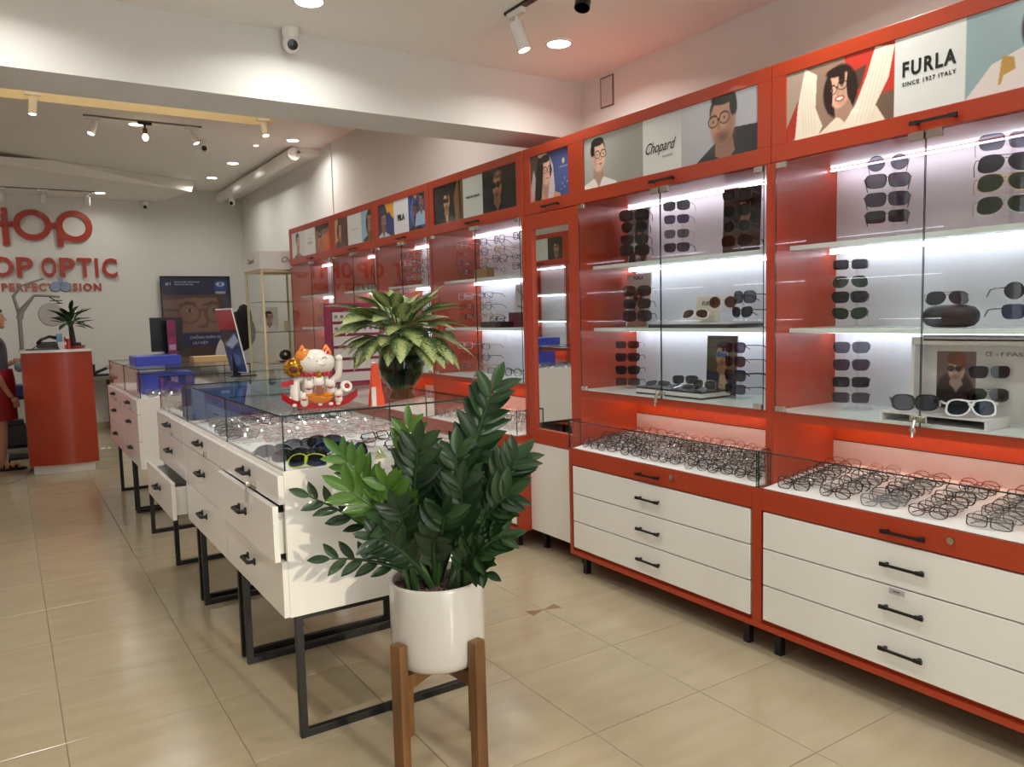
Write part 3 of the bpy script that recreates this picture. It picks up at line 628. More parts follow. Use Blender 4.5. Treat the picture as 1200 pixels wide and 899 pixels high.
# ================================================================== DISPLAY COUNTERS
HM2 = MB().tube([(-.045, 0, 0), (-.042, -.026, 0), (.042, -.026, 0), (.045, 0, 0)], .0075, 6).box(-.052, -.038, -.006, 0, -.012, .012).box(.038, .052, -.006, 0, -.012, .012).mesh('handle', BLACK)
PINKW = WHITE
def counter(x0, x1, y0, y1, zb, zt, zg, label, out=(0, 0, 0), near=False, far=False):
    t = thing('display_counter', label, 'counter', ((x0+x1)/2, (y0+y1)/2, 0)); org = Vector(ORG[t.name]); th = .018
    MB().box(x0, x1, y0, y0+th, zb, zt).build('side_panel', WHITE, t, bevel=.001); MB().box(x0, x1, y1-th, y1, zb, zt).build('side_panel', WHITE, t, bevel=.001)
    MB().box(x0+.02, x1, y0+th, y1-th, zb, zb+.018).build('bottom_board', WHITE, t); MB().box(x1-.018, x1, y0+th, y1-th, zb+.018, zt).build('back_board', WHITE, t)
    MB().box(x0, x0+.02, y0+th, y1-th, zt-.02, zt).build('front_rail', WHITE, t)
    MB().box(x0+.02, x1-.018, y0+th, y1-th, zt-.022, zt-.012).build('tray', TRAY, t)
    zs = (zb, zb+.39*(zt-zb), zb+.775*(zt-zb), zt-.012)
    for k in range(3):
        o = out[k]; xo = x0-o
        d = MB().box(xo-.019, xo, y0+.002, y1-.002, zs[k]+.002, zs[k+1]-.002)
        if o: d.box(xo, xo+.4, y0+.03, y0+.042, zs[k]+.02, zs[k+1]-.03).box(xo, xo+.4, y1-.042, y1-.03, zs[k]+.02, zs[k+1]-.03).box(xo, xo+.4, y0+.042, y1-.042, zs[k]+.02, zs[k]+.026)
        d = d.build('drawer', WHITE, t, bevel=.0012)
        link('handle', HM2, d, Vector((xo-.019, (y0+y1)/2, zs[k]+(zs[k+1]-zs[k])*.56))-org, (0, 0, -math.pi/2))
        if k == 2: link('lock', LOCKM, d, Vector((xo-.019, y0+(y1-y0)*.36, zs[k]+.02))-org, (0, 0, -math.pi/2))
    g = lambda n, *b: MB().pane(*b).build(n, [PANE, EDGE], t)
    g('glass_top', x0, x1, y0+.001, y1-.001, zg-.006, zg); g('glass_front', x0+.003, x0+.008, y0+.001, y1-.001, zt, zg-.006); g('glass_back', x1-.008, x1-.003, y0+.001, y1-.001, zt, zg-.006)
    g('glass_side', x0+.009, x1-.009, y0+.003, y0+.008, zt-.01, zg-.006)
    if far: g('glass_side', x0+.009, x1-.009, y1-.008, y1-.003, zt-.01, zg-.006)
    for y in (y0+.03, y1-.055):
        f = MB(); a, b, w = x0+.025, x1-.03, .025
        f.box(a, a+w, y, y+w, 0, zb).box(b-w, b, y, y+w, 0, zb).box(a+w, b-w, y, y+w, 0, w).box(a+w, b-w, y, y+w, zb-w, zb); f.build('leg_frame', BLACK, t, bevel=.001)
    return t
IX0, IX1 = .7256, 1.4585
counter(IX0, IX1, 2.489, 3.266, .44, .93, 1.113, 'white glass-topped counter nearest the camera, under the lucky cat', out=(0, .022, 0))
counter(IX0, IX1, 3.267, 4.083, .44, .93, 1.113, 'white glass-topped counter in the middle of the near row of three', out=(0, 0, 0))
counter(IX0, IX1, 4.084, 4.86, .44, .93, 1.113, 'white glass-topped counter at the far end of the near row, bottom drawer pulled open', out=(.07, 0, 0), far=True)
counter(.7185, 1.45, 5.62, 6.40, .45, .925, 1.117, 'white counter of the far pair, its near one with the blue box on it')
counter(.7185, 1.45, 6.401, 7.33, .45, .925, 1.117, 'white counter of the far pair, furthest of all the counters', far=True)

ct = [o for o in S.objects if o.name == 'display_counter'][0]
MB().cyl((.705, 2.80, .84), (.68, 2.80, .84), .008, 10).tube([(.683, 2.80, .84), (.678, 2.795, .81), (.676, 2.79, .775)], .004, 6, flat=.5).ell((.677, 2.797, .80), (.002, .011, .013), 10).build('key', CHROME, ct, True)
# ================================================================== RECEPTION DESK
t = thing('reception_desk', 'tall orange curved reception desk with white top and plinth', 'desk', (.4, 8.85, 0))
def arc(x0, x1, yf0, yf1, bul, yb, n=14):
    pts = []
    for k in range(n+1):
        u = k/n; pts.append((x0+(x1-x0)*u, yf0+(yf1-yf0)*u-bul*math.sin(math.pi*u)))
    return pts+[(x1, yb), (x0, yb)]
MB().prism(arc(.15, .665, 8.66, 8.58, .05, 9.15), 0, .085).build('plinth', WHITE, t, True)
DESKO = ORANGE
MB().prism(arc(.12, .70, 8.64, 8.56, .06, 9.2), .085, 1.165).build('body', DESKO, t, True)
MB().prism(arc(.11, .71, 8.63, 8.55, .06, 9.2), 1.165, 1.188).build('top', WHITE, t, True)
ztop = 1.188
def phone(x, y, z):
    t = thing('desk_phone', 'black desk telephone with handset on the reception desk', 'telephone', (x, y, z))
    MB().add([(x-.09, y-.08, z), (x+.09, y-.08, z), (x+.09, y+.08, z), (x-.09, y+.08, z), (x-.09, y-.08, z+.02), (x+.09, y-.08, z+.02), (x+.09, y+.08, z+.075), (x-.09, y+.08, z+.075)], [(0, 3, 2, 1), (4, 5, 6, 7), (0, 1, 5, 4), (1, 2, 6, 5), (2, 3, 7, 6), (3, 0, 4, 7)]).build('body', BLACKP, t, bevel=.004)
    MB().tube([(x-.075, y-.06, z+.07), (x-.05, y-.02, z+.10), (x+.02, y+.01, z+.125), (x+.075, y+.03, z+.11)], [.02, .014, .014, .02], 8).build('handset', BLACKP, t, True)
    MB().tube([(x-.08, y-.06, z+.05), (x-.14, y-.05, z+.005), (x-.16, y-.02, z+.005), (x-.12, y, z+.005)], .004, 5).build('cord', BLACKP, t, True)
phone(.345, 8.78, ztop)
tag(MB().box(.16, .32, 8.72, 8.86, ztop, ztop+.012).box(.2, .44, 8.66, 8.7, ztop, ztop+.008).build('flat_tray', BLACKP), 'flat black tray lying left of the desk telephone', 'tray', kind=None)
t = thing('card_holder', 'small white card holder with a blue leaflet on the reception desk', 'card holder', (.46, 8.78, ztop))
MB().box(.43, .51, 8.74, 8.80, ztop, ztop+.07).build('box', OFFW, t, bevel=.002); MB().box(.42, .475, 8.80, 8.803, ztop+.03, ztop+.15).build('leaflet', mat('blue_leaflet', (120, 170, 205), .5), t)
MB().add([(.485, 8.73, ztop), (.515, 8.73, ztop), (.50, 8.76, ztop+.12), (.485, 8.76, ztop+.12)], [(0, 1, 2, 3)]).prism([(.515, 8.72), (.535, 8.72), (.51, 8.76), (.49, 8.76)], ztop, ztop+.1).build('flyer', mat('red_flyer', (176, 60, 50), .5), t)

# ================================================================== BACK WALL FURNITURE
t = thing('work_table', 'grey worktop with black instruments against the back wall, right of the desk', 'table', (.7, 11.55, 0))
MB().box(.2, 1.2, 11.3, 11.88, .70, .74).build('tabletop', mat('grey_top', (120, 118, 114), .4), t)
for x in (.24, 1.12):
    MB().box(x, x+.04, 11.34, 11.38, 0, .70).build('leg', BLACK, t); MB().box(x, x+.04, 11.8, 11.84, 0, .70).build('leg', BLACK, t)
t = thing('optical_instrument', 'black bench instrument on the grey worktop', 'instrument', (1.0, 11.5, .74))
MB().box(.88, 1.12, 11.45, 11.6, .74, .77).build('base', BLACKP, t); MB().cyl((.92, 11.5, .77), (1.12, 11.5, .85), .02, 10).cyl((.95, 11.52, .77), (.95, 11.52, .9), .02, 10).build('arm', BLACKP, t, True); MB().ell((1.13, 11.5, .855), (.045, .03, .03)).build('eyepiece', mat('light_grey', (170, 170, 165), .4), t, True)
# phoropter stand
GREY = mat('arm_grey', (150, 152, 148), .35, .3)
t = thing('refraction_stand', 'grey eye-test pole with bent arm and lens head behind the desk', 'instrument stand', (.15, 9.9, 0))
MB().box(-.05, .35, 9.75, 10.05, 0, .03).build('base', BLACK, t, bevel=.005)
MB().tube([(.15, 9.9, .03), (.15, 9.9, 1.6)], .022, 12).build('pole', GREY, t, True)
MB().tube([(.15, 9.9, 1.5), (.17, 9.9, 1.58), (.30, 9.9, 1.75), (.54, 9.9, 1.735)], [.035, .03, .016, .012], 10).build('lower_arm', GREY, t, True)
MB().tube([(.15, 9.9, 1.56), (.11, 9.9, 1.74), (.18, 9.9, 1.85), (.40, 9.9, 1.93)], [.02, .016, .012, .01], 10).build('upper_arm', GREY, t, True)
PHB = mat('lens_head_blue', (120, 130, 150), .3, .4)
MB().lathe([(0, -.02), (.05, -.02), (.06, 0), (.05, .02), (0, .02)], n=20, M=Matrix.Translation((.505, 9.88, 1.84)) @ Matrix.Rotation(math.pi/2, 4, 'X')).lathe([(0, -.02), (.05, -.02), (.06, 0), (.05, .02), (0, .02)], n=20, M=Matrix.Translation((.60, 9.88, 1.84)) @ Matrix.Rotation(math.pi/2, 4, 'X')).box(.53, .58, 9.87, 9.89, 1.83, 1.94).build('lens_head', PHB, t, True)
MB().tube([(.44, 9.88, 1.73), (.54, 9.88, 1.66)], .006, 6).box(.44, .56, 9.87, 9.89, 1.685, 1.695).box(.44, .56, 9.87, 9.89, 1.655, 1.665).build('card_bracket', BLACK, t)
MB().lathe([(0, -.006), (.12, -.006), (.13, 0), (.12, .01), (0, .012)], n=28, M=Matrix.Translation((.45, 9.86, 1.54)) @ Matrix.Rotation(math.pi/2, 4, 'X')).build('lamp_disc', mat('disc_white', (190, 190, 186), .4), t, True)
t = thing('instrument_cart', 'low black cart with a blue case behind the standing woman', 'cart', (.1, 10.5, 0))
MB().box(-.2, .42, 10.3, 10.7, .05, .07).build('lower_shelf', BLACK, t); MB().box(-.2, .42, 10.3, 10.7, .6, .63).build('upper_shelf', BLACK, t)
for x in (-.19, .39):
    for y in (10.31, 10.67): MB().box(x, x+.02, y, y+.02, 0, .6).build('leg', BLACK, t)
tag(MB().box(0, .3, 10.35, 10.6, .63, .76).build('storage_case', mat('navy_plastic', (36, 48, 98), .4), bevel=.01), 'navy blue case on top of the low black cart', 'case')
tag(MB().box(-.1, .2, 10.35, 10.6, .07, .3).box(-.06, .12, 10.4, 10.55, .3, .36).build('equipment_box', mat('dark_case', (30, 30, 34), .5), bevel=.01), 'dark box stored on the lower shelf of the black cart', 'box')
tag(MB().box(.28, .34, 9.7, 9.75, .18, .36).cyl((.31, 9.72, .02), (.31, 9.72, .18), .012).cyl((.31, 9.72, 0), (.31, 9.72, .02), .05).build('socket_post', WHITE, bevel=.003), 'white power socket post on the floor left of the desk', 'power socket')
pts = [(.22, 9.3, .006), (.12, 8.9, .006), (.06, 8.55, .006), (-.02, 8.35, .006), (-.12, 8.3, .006)]
tag(MB().tube(pts, .005, 6).build('floor_cable', mat('grey_cable', (150, 146, 138), .5), smooth=True), 'thin pale cable on the floor left of the desk plinth', 'cable')
tag(MB().tube([(2.78, .98, .006), (2.62, .97, .006), (2.56, 1.0, .01), (2.55, 1.03, .05), (2.56, 1.06, .10)], .005, 6).tube([(2.55, 1.0, .006), (2.5, .94, .006), (2.52, .86, .006), (2.6, .8, .006)], .005, 6).build('power_cord', BLACKP, smooth=True), 'black power cord curling out under the nearest cabinet', 'cord')

# big poster standee -----------------------------------------------
p = Print(.94, 1.75, 150, (34, 34, 58)); H = 1.0
def standee():
    t = thing('poster_standee', 'tall dark poster board with a face in round glasses against the back wall', 'poster', (2.34, 11.83, .32))
    A = p.A; f = lambda z: (z-.32)/1.75; SK = (126, 96, 84)
    p.R(0, A, f(1.82), 1, (30, 32, 62)); p.R(0, A, f(1.25), f(1.80), (112, 88, 80)); p.P([(0, f(1.3)), (0, f(1.8)), (.06, f(1.8)), (.03, f(1.5))], (60, 60, 80)); p.P([(.45, f(1.25)), (.43, f(1.8)), (A, f(1.8)), (A, f(1.25))], (72, 52, 50))
    p.R(0, A, f(1.25), f(1.80), SK); p.E(.05, f(1.5), .12, .25, (96, 74, 68), al=.7, soft=.9); p.E(.33, f(1.42), .10, .16, (140, 108, 94), al=.6, soft=.9)
    p.P([(.44, f(1.25)), (.46, f(1.5)), (.42, f(1.8)), (A, f(1.8)), (A, f(1.25))], (74, 50, 42)); p.P([(.50, f(1.25)), (.49, f(1.5)), (.46, f(1.8)), (A, f(1.8)), (A, f(1.25))], (66, 68, 84)); p.P([(0, f(1.72)), (0, f(1.8)), (A, f(1.8)), (A, f(1.76)), (.25, f(1.765))], (74, 56, 52), .8)
    for x, rx, ry in ((.205, .084, .078), (.395, .058, .074)):
        p.L([(x-.075, f(1.655)), (x-.01, f(1.70)), (x+.05, f(1.675))], .012, (84, 60, 50), .8); p.E(x+.005, f(1.585), .040, .016, (92, 68, 60), soft=.6); p.E(x+.005, f(1.585), .030, .011, (156, 140, 134)); p.E(x+.005, f(1.585), .013, .013, (40, 36, 38)); p.ring(x, f(1.54), rx, ry, .0032, (56, 44, 42))
    p.L([(.288, f(1.58)), (.31, f(1.60)), (.337, f(1.58))], .005, (56, 44, 42)); p.L([(.0, f(1.60)), (.12, f(1.59))], .005, (56, 44, 42)); p.L([(.325, f(1.58)), (.345, f(1.40)), (.33, f(1.36)), (.29, f(1.35))], .012, (100, 74, 64), .6); p.E(.31, f(1.345), .05, .014, (98, 72, 64), soft=.7); p.E(.30, f(1.262), .06, .012, (116, 72, 68), soft=.6)
    p.R(0, A, f(1.06), f(1.26), (44, 50, 84)); p.R(0, A, 0, f(1.06), (70, 54, 52))
    p.R(.41, .515, f(1.87), f(2.0), (40, 66, 130)); p.E(.46, f(1.955), .034, .018, (200, 206, 216)); p.E(.46, f(1.955), .012, .012, (40, 66, 130)); p.R(.42, .50, f(1.82), f(1.855), (170, 174, 184))
    M_ = basis((1, 0, 0), (0, 0, 1), (2.34, 11.818, 1.195)); MB().box(1.87, 2.81, 11.82, 11.84, .32, 2.07).build('board', BLACKP, t)
    p.obj('print', M_, t, gloss=.3)
    MB().box(1.87, 2.81, 11.81, 11.819, 2.055, 2.07).box(1.87, 1.885, 11.81, 11.819, .32, 2.055).box(2.795, 2.81, 11.81, 11.819, .32, 2.055).build('frame', BLACKP, t)
    PI = mat('pale_print', (170, 176, 192), .5)
    for tx, x, z, s, w in (('CHỐNG PHẢN QUANG', 2.50, 1.195, .05, .56), ('ƯU VIỆT', 2.36, 1.115, .05, .21), ('#1', 1.97, 1.96, .06, .07), ('THƯƠNG HIỆU TRÒNG KÍNH', 2.22, 1.985, .022, .34), ('HÀNG ĐẦU THẾ GIỚI', 2.18, 1.95, .022, .25)):
        vs, fs = text_geo(tx, s, depth=.0004, width=w, bold=.0006); M2 = basis((1, 0, 0), (0, 0, 1), (x, 11.8165, z)); MB().add([M2 @ v for v in vs], fs).build('lettering', PI, t)
    for x in (2.0, 2.66): MB().box(x, x+.03, 11.84, 11.88, 0, .9).build('leg', BLACK, t)
standee()

# office chair with coat, mostly hidden
t = thing('office_chair', 'white-backed office chair between the poster board and gold showcase', 'chair', (2.42, 9.9, 0))
MB().cyl((2.42, 9.9, .06), (2.42, 9.9, .46), .025).build('column', BLACK, t, True)
for k in range(5):
    a = k*1.2566; MB().tube([(2.42, 9.9, .07), (2.42+.26*math.cos(a), 9.9+.26*math.sin(a), .05)], .016, 6).ell((2.42+.26*math.cos(a), 9.9+.26*math.sin(a), .028), .026, 8).build('base_arm', BLACK, t, True)
MB().ell((2.42, 9.9, .49), (.25, .24, .05), 18).build('seat', BLACKP, t, True); MB().ell((2.42, 10.12, .95), (.24, .045, .34), 20).build('backrest', mat('chair_white', (188, 186, 180), .5), t, True)
tag(MB().ell((2.47, 10.10, 1.28), (.22, .075, .26), 16).ell((2.55, 10.08, 1.45), (.10, .06, .18), 12).build('black_coat', mat('black_cloth', (14, 14, 16), .9), smooth=True), 'black coat draped over the white-backed office chair', 'coat')

tag(MB().tube([(2.78, 6.62+.03*math.cos(k*.524), 2.40+.03*math.sin(k*.524)) for k in range(13)], .002, 5).build('wire_loop', GREY, smooth=True), 'thin wire loop standing on top of the far orange cabinets', 'wire')
# ================================================================== GOLD SHOWCASE
def gold_showcase():
    x0, x1, y0, y1 = 2.325, 2.80, 8.40, 9.04; t = thing('gold_glass_showcase', 'tall gold-framed glass showcase with white lettered top beside the cabinets', 'showcase', ((x0+x1)/2, (y0+y1)/2, 0))
    w = .02
    for x in (x0, x1-w):
        for y in (y0, y1-w): MB().box(x, x+w, y, y+w, .1, 1.955).build('post', GOLD, t, bevel=.001)
    for z in (.55, 1.935):
        MB().box(x0+w, x1-w, y0, y0+w, z, z+w).box(x0+w, x1-w, y1-w, y1, z, z+w).box(x0, x0+w, y0+w, y1-w, z, z+w).box(x1-w, x1, y0+w, y1-w, z, z+w).build('frame_ring', GOLD, t)
    MB().box(x0+w, x1-w, y0+.004, y1-.004, .0, .55).build('base_box', WHITE, t)
    for z in (.95, 1.29, 1.62): MB().pane(x0+.022, x1-.022, y0+.022, y1-.022, z-.006, z).build('glass_shelf', [PANE, EDGE], t)
    MB().pane(x0+w, x1-w, y0+.006, y0+.010, .57, 1.935).build('glass_pane', [PANE, EDGE], t); MB().pane(x0+.006, x0+.010, y0+w, y1-w, .57, 1.935).build('glass_pane', [PANE, EDGE], t); MB().pane(x1-.010, x1-.006, y0+w, y1-w, .57, 1.935).build('glass_pane', [PANE, EDGE], t); MB().pane(x0+w, x1-w, y1-.010, y1-.006, .57, 1.935).build('glass_pane', [PANE, EDGE], t)
    hb = MB().box(x0-.015, x1+.015, y0-.015, y1+.015, 1.956, 2.155).build('header_box', OFFW, t, bevel=.003)
    vs, fs = text_geo('Chopard', .085, depth=.0004, shear=.45, width=.26); M2 = basis(*BACKW, (2.675, y0-.0165, 2.06)); MB().add([M2 @ v for v in vs], fs).build('lettering', mat('maroon_ink', (110, 50, 44), .5), hb)
    M2 = basis((0, -1, 0), (0, 0, 1), (x0-.0165, 8.72, 2.06)); vs, fs = text_geo('Chopard', .085, depth=.0004, shear=.45, width=.26); MB().add([M2 @ v for v in vs], fs).build('lettering', mat('maroon_ink'), hb)
    pr = Print(.2, .27, 60, (206, 206, 198)); pr.face(.38, .58, .22, (190, 158, 140), (30, 26, 26), .2, 'm2', top=(222, 222, 218))
    c = thing('portrait_card', 'portrait card of a man in white on the upper glass shelf of the gold showcase', 'card', (2.40, 8.62, 1.29)); MB().box(2.345, 2.545, 8.62, 8.63, 1.291, 1.561).build('card', OFFW, c); pr.obj('print', basis(*BACKW, (2.445, 8.6195, 1.426)), c)
    CRM = mat('cream_stand', (222, 214, 186), .4)
    for k, (x, y, z, s) in enumerate(((2.52, 8.75, 1.29, .05), (2.66, 8.7, 1.29, .07), (2.70, 8.6, .95, .09), (2.5, 8.75, .95, .07))):
        tag(MB().box(x-s/2, x+s/2, y-s/2, y+s/2, z+.001, z+s*1.4).box(x-s*.35, x+s*.35, y-s*.35, y+s*.35, z+s*1.4, z+s*1.7).build('jewel_stand', CRM, bevel=.004), ['small cream block stand left of the tall one on the upper glass shelf', 'larger cream block stand on the upper shelf of the gold showcase', 'cream price block at the right of the lower glass shelf', 'small cream block stand at the left of the lower glass shelf'][k], 'display stand')
    c = thing('sunglasses_case', 'round dark brown case on a low base in the gold showcase', 'case', (2.62, 8.6, .95)); MB().lathe([(0, 0), (.07, 0), (.07, .018), (0, .018)], (2.60, 8.6, .951), 20).build('base', mat('dark_brown', (54, 36, 30), .3), c, True); MB().ell((2.60, 8.6, 1.03), (.07, .05, .06), 18).build('shell', mat('dark_brown'), c, True); MB().ell((2.59, 8.555, 1.04), (.02, .015, .02), 10).build('emblem', CHROME, c, True)
gold_showcase()
# ================================================================== SPECTACLES
def outline(kind, n=18):
    P = []
    for k in range(n):
        a = 2*math.pi*k/n; c, s = math.cos(a), math.sin(a)
        def se(w, h, e): return (w*abs(c)**(2/e)*(1 if c > 0 else -1), h*abs(s)**(2/e)*(1 if s > 0 else -1))
        if kind == 'round': u, v = se(.025, .0245, 2)
        elif kind == 'oval': u, v = se(.026, .019, 2.2)
        elif kind == 'rect': u, v = se(.028, .0185, 4.5)
        elif kind == 'square': u, v = se(.0295, .0212, 4.0); u *= 1-.16*(v < 0)*abs(v)/.0212
        elif kind == 'big': u, v = se(.031, .0245, 3.0)
        elif kind == 'aviator': u, v = se(.0295, .0235, 2.4); u += .30*(-v) if v < 0 else 0; v *= 1.1 if v < 0 else .9
        elif kind == 'cat': u, v = se(.028, .021, 2.6); v += .006*max(0, u/.028)
        else: u, v = se(.034, .022, 2.4); v -= .05*abs(max(0, u))*.25
        P.append((u, v))
    return P
def wrap(x, kind): return (x*x)*(1.9 if kind != 'sport' else 5.0)
def specs_builders(kind, thick):
    """frame, left lens, right lens, left temple, right temple, as MBs; x across, front faces -Y, z up."""
    n = 18; cx = .0345 if kind not in ('sport',) else .033; O_ = outline(kind, n); fr = MB(); lens = []
    if kind == 'big': cx = .0365
    for sd in (-1, 1):
        vs = []
        for u, v in O_:
            for (q, yy) in ((1+thick/.025, -.001), (1+thick/.025, .0022), (1, .0022), (1, -.001)):
                x = sd*(cx+u*q); vs.append((x, yy+wrap(x, kind), v*q))
        fr.add(vs, [(4*k+j, 4*k+(j+1) % 4, 4*((k+1) % n)+(j+1) % 4, 4*((k+1) % n)+j) for k in range(n) for j in range(4)])
        L = MB(); vs = [(sd*(cx+u), .0006+wrap(sd*(cx+u), kind), v) for u, v in O_]; L.add(vs+[(sd*cx, -.0012+wrap(cx, kind), 0)], [(k, (k+1) % n, n) for k in range(n)]); lens.append(L)
    w = cx-.0265; r = max(.0011, thick*.55)
    fr.tube([(-w, .001, .007), (-w*.4, -.001, .010), (w*.4, -.001, .010), (w, .001, .007)], r, 5)
    if kind == 'aviator': fr.tube([(-.03, .002, .0215), (0, -.001, .0185), (.03, .002, .0215)], r, 5)
    ext = max(u for u, v in O_)*(1+thick/.025)+cx; y0 = wrap(ext, kind); tm = []
    for sd in (-1, 1):
        T_ = MB(); T_.tube([(sd*(ext-.001), y0, .010), (sd*(ext+.003), y0+.008, .010), (sd*(ext+.002), y0+.06, .009), (sd*(ext), y0+.10, .005), (sd*(ext-.004), y0+.135, -.016)], [max(.0014, thick*.7)]*2+[max(.0013, thick*.8)]*2+[max(.0012, thick*.6)], 5); tm.append(T_)
    return fr, lens, tm, ext, y0
FM = {'black': mat('specs_black', (16, 16, 18), .25), 'tort': mat('specs_tortoise', (64, 36, 24), .25, noise=((120, 72, 36), 60, .12)), 'gold': mat('specs_gold', (200, 165, 100), .25, 1), 'silver': mat('specs_silver', (170, 172, 176), .25, 1),
      'gun': mat('specs_gunmetal', (70, 72, 78), .3, .8), 'clear': mat('specs_clear', (214, 206, 204), .15), 'pink': mat('specs_pink', (206, 150, 148), .25), 'white': mat('specs_white', (228, 230, 232), .2), 'red': mat('specs_red', (150, 44, 40), .25), 'blue': mat('specs_blue', (34, 60, 140), .25), 'wine': mat('specs_wine', (70, 28, 34), .25), 'lime': mat('specs_lime', (190, 206, 40), .3), 'grey': mat('specs_grey', (110, 112, 118), .3)}
LM = {'dark': glass('lens_dark', (.05, .052, .062), 1.2), 'green': glass('lens_green', (.05, .085, .05), 1.2), 'brown': glass('lens_brown', (.12, .06, .05), .9), 'blue': glass('lens_blue', (.03, .05, .12), .9), 'smoke': glass('lens_smoke', (.16, .165, .20), 1.2), 'purple': glass('lens_purple', (.09, .07, .12), 1.2), 'clear': glass('lens_clear', (.90, .91, .93), 5.5)}
CACHE = {}
THK = {'thin': .0016, 'mid': .0030, 'fat': .0050}
def one_mesh(kind, th, fm, lm, folded):
    key = (kind, th, fm, lm, folded)
    if key not in CACHE:
        fr, le, tm, ext, y0 = specs_builders(kind, THK[th]); mb = MB(); mb.add(fr.v, fr.f)
        for L in le: mb.add(L.v, L.f, 1)
        if not folded:
            for T_ in tm: mb.add(T_.v, T_.f)
        else:
            mb.tube([(ext, y0, .010), (ext, y0+.01, .008), (-.03, y0+.013, .0), (-.055, y0+.012, -.012)], max(.0014, THK[th]*.6), 5).tube([(-ext, y0, .010), (-ext, y0+.01, .008), (.03, y0+.018, .0), (.055, y0+.018, -.012)], max(.0014, THK[th]*.6), 5)
        CACHE[key] = mb.mesh('eyeglasses', [FM[fm], LM[lm]], True)
    return CACHE[key]
def part_meshes(kind, th, fm, lm):
    key = (kind, th, fm, lm, 'p')
    if key not in CACHE:
        fr, le, tm, ext, y0 = specs_builders(kind, THK[th])
        CACHE[key] = (fr.mesh('frame_front', FM[fm], True), [L.mesh('lens', LM[lm], True) for L in le], [T_.mesh('temple', FM[fm], True) for T_ in tm])
    return CACHE[key]
def eye_small(loc, rot, kind='oval', th='thin', fm='black', lm='clear', label=None, group=None, folded=True, cat='eyeglasses', name='eyeglasses', sc=1.0):
    o = link(name, one_mesh(kind, th, fm, lm, folded), None, loc, rot, (sc,)*3 if sc != 1 else None); tag(o, label, cat, group); return o
def shades(loc, rz, kind='square', th='mid', fm='black', lm='dark', label='', tilt=0.0, group=None, name='sunglasses', cat='sunglasses', sc=1.05, price=False):
    t = thing(name, label, cat, loc, (tilt, 0, rz), group, local=True); t.scale = (sc, sc, sc)
    a, b, c = part_meshes(kind, th, fm, lm); link('frame_front', a, t)
    for q in b: link('lens', q, t)
    for q in c: link('temple', q, t)
    if price: MB().box(-.012, .012, .05, .052, -.012, .004).build('price_tag', OFFW, t).location = (.07, 0, 0)
    return t
def rack(y, x, z0, z1, label, rz=-1.03, arms=4, name='spectacle_rack'):
    t = thing(name, label, 'display rack', (x, y, z0)); MB().box(x-.045, x+.045, y-.04, y+.04, z0+.0015, z0+.008).build('base', ACRYL, t); MB().box(x-.004, x+.004, y-.006, y+.006, z0+.008, z1).build('post', ACRYL, t)
    for k in range(arms):
        z = z0+(z1-z0)*(k+.6)/arms; MB().box(x-.04, x, y-.008, y+.008, z-.012, z-.009).build('nose_arm', ACRYL, t)
RC = lambda x, y: math.atan2(-x, y)*1.0             # turn towards the camera
CF = -1.02
# -------- nearest cabinet
def column(y, x, zs, kinds, labs, rz, z0, lab_rack, sc=1.05):
    rack(y-.0, x+.045, z0, max(zs)+.03, lab_rack, arms=len(zs))
    for z, k, l in zip(zs, kinds, labs): shades((x, y, z), rz, *k, label=l, sc=sc)
OR = ['topmost', 'second from the top', 'third from the top', 'lowest']
column(1.695, 2.79, (1.945, 1.88, 1.812, 1.748), [('round', 'thin', 'gun', 'smoke'), ('square', 'mid', 'black', 'smoke'), ('square', 'mid', 'black', 'purple'), ('rect', 'mid', 'black', 'dark')],
       ['smoke-lensed thin metal sunglasses topmost in the left column, top shelf, nearest cabinet', 'black square sunglasses second from the top in that top shelf column, nearest cabinet', 'black square sunglasses third down, left column on the top shelf, nearest cabinet', 'narrow black sunglasses lowest of the left column, top shelf, nearest cabinet'], -1.03, 1.665, 'clear rack of four sunglasses on the top shelf, nearest cabinet', 1.12)
column(1.285, 2.79, (1.945, 1.878, 1.815, 1.742), [('square', 'thin', 'silver', 'smoke'), ('aviator', 'thin', 'gun', 'dark'), ('aviator', 'thin', 'gold', 'green'), ('aviator', 'thin', 'silver', 'green')],
       ['silver-rimmed square sunglasses topmost by the right edge of the photo', 'dark aviators second from the top by the right edge', 'gold-rimmed green aviators third down by the right edge', 'silver-rimmed green aviators lowest, top shelf, by the right edge'], -1.03, 1.665, 'clear rack of four aviators at the right edge, top shelf', 1.2)
column(1.843, 2.79, (1.58, 1.515, 1.453, 1.388), [('rect', 'thin', 'gun', 'dark'), ('aviator', 'thin', 'silver', 'green'), ('square', 'mid', 'black', 'dark'), ('cat', 'mid', 'black', 'green')],
       ['dark rectangular metal sunglasses topmost on the middle shelf, nearest cabinet', 'green aviator sunglasses second down on the middle shelf, nearest cabinet', 'black square sunglasses third down on the middle shelf, nearest cabinet', 'black-rimmed green sunglasses lowest on the middle shelf rack, nearest cabinet'], -1.03, 1.333, 'clear rack of four sunglasses on the middle shelf, nearest cabinet', .98)
column(1.834, 2.79, (1.255, 1.186, 1.118, 1.056), [('square', 'thin', 'gun', 'smoke'), ('square', 'thin', 'gun', 'purple'), ('rect', 'mid', 'black', 'dark'), ('rect', 'mid', 'black', 'purple')],
       ['smoke flat-top sunglasses topmost on the bottom rack, nearest cabinet', 'purple-tinted flat-top sunglasses second down on the bottom rack', 'black flat-top sunglasses third down on the bottom rack', 'black rectangular sunglasses lowest on the bottom rack'], -1.03, 1.004, 'clear rack of four sunglasses on the bottom board, nearest cabinet', 1.02)
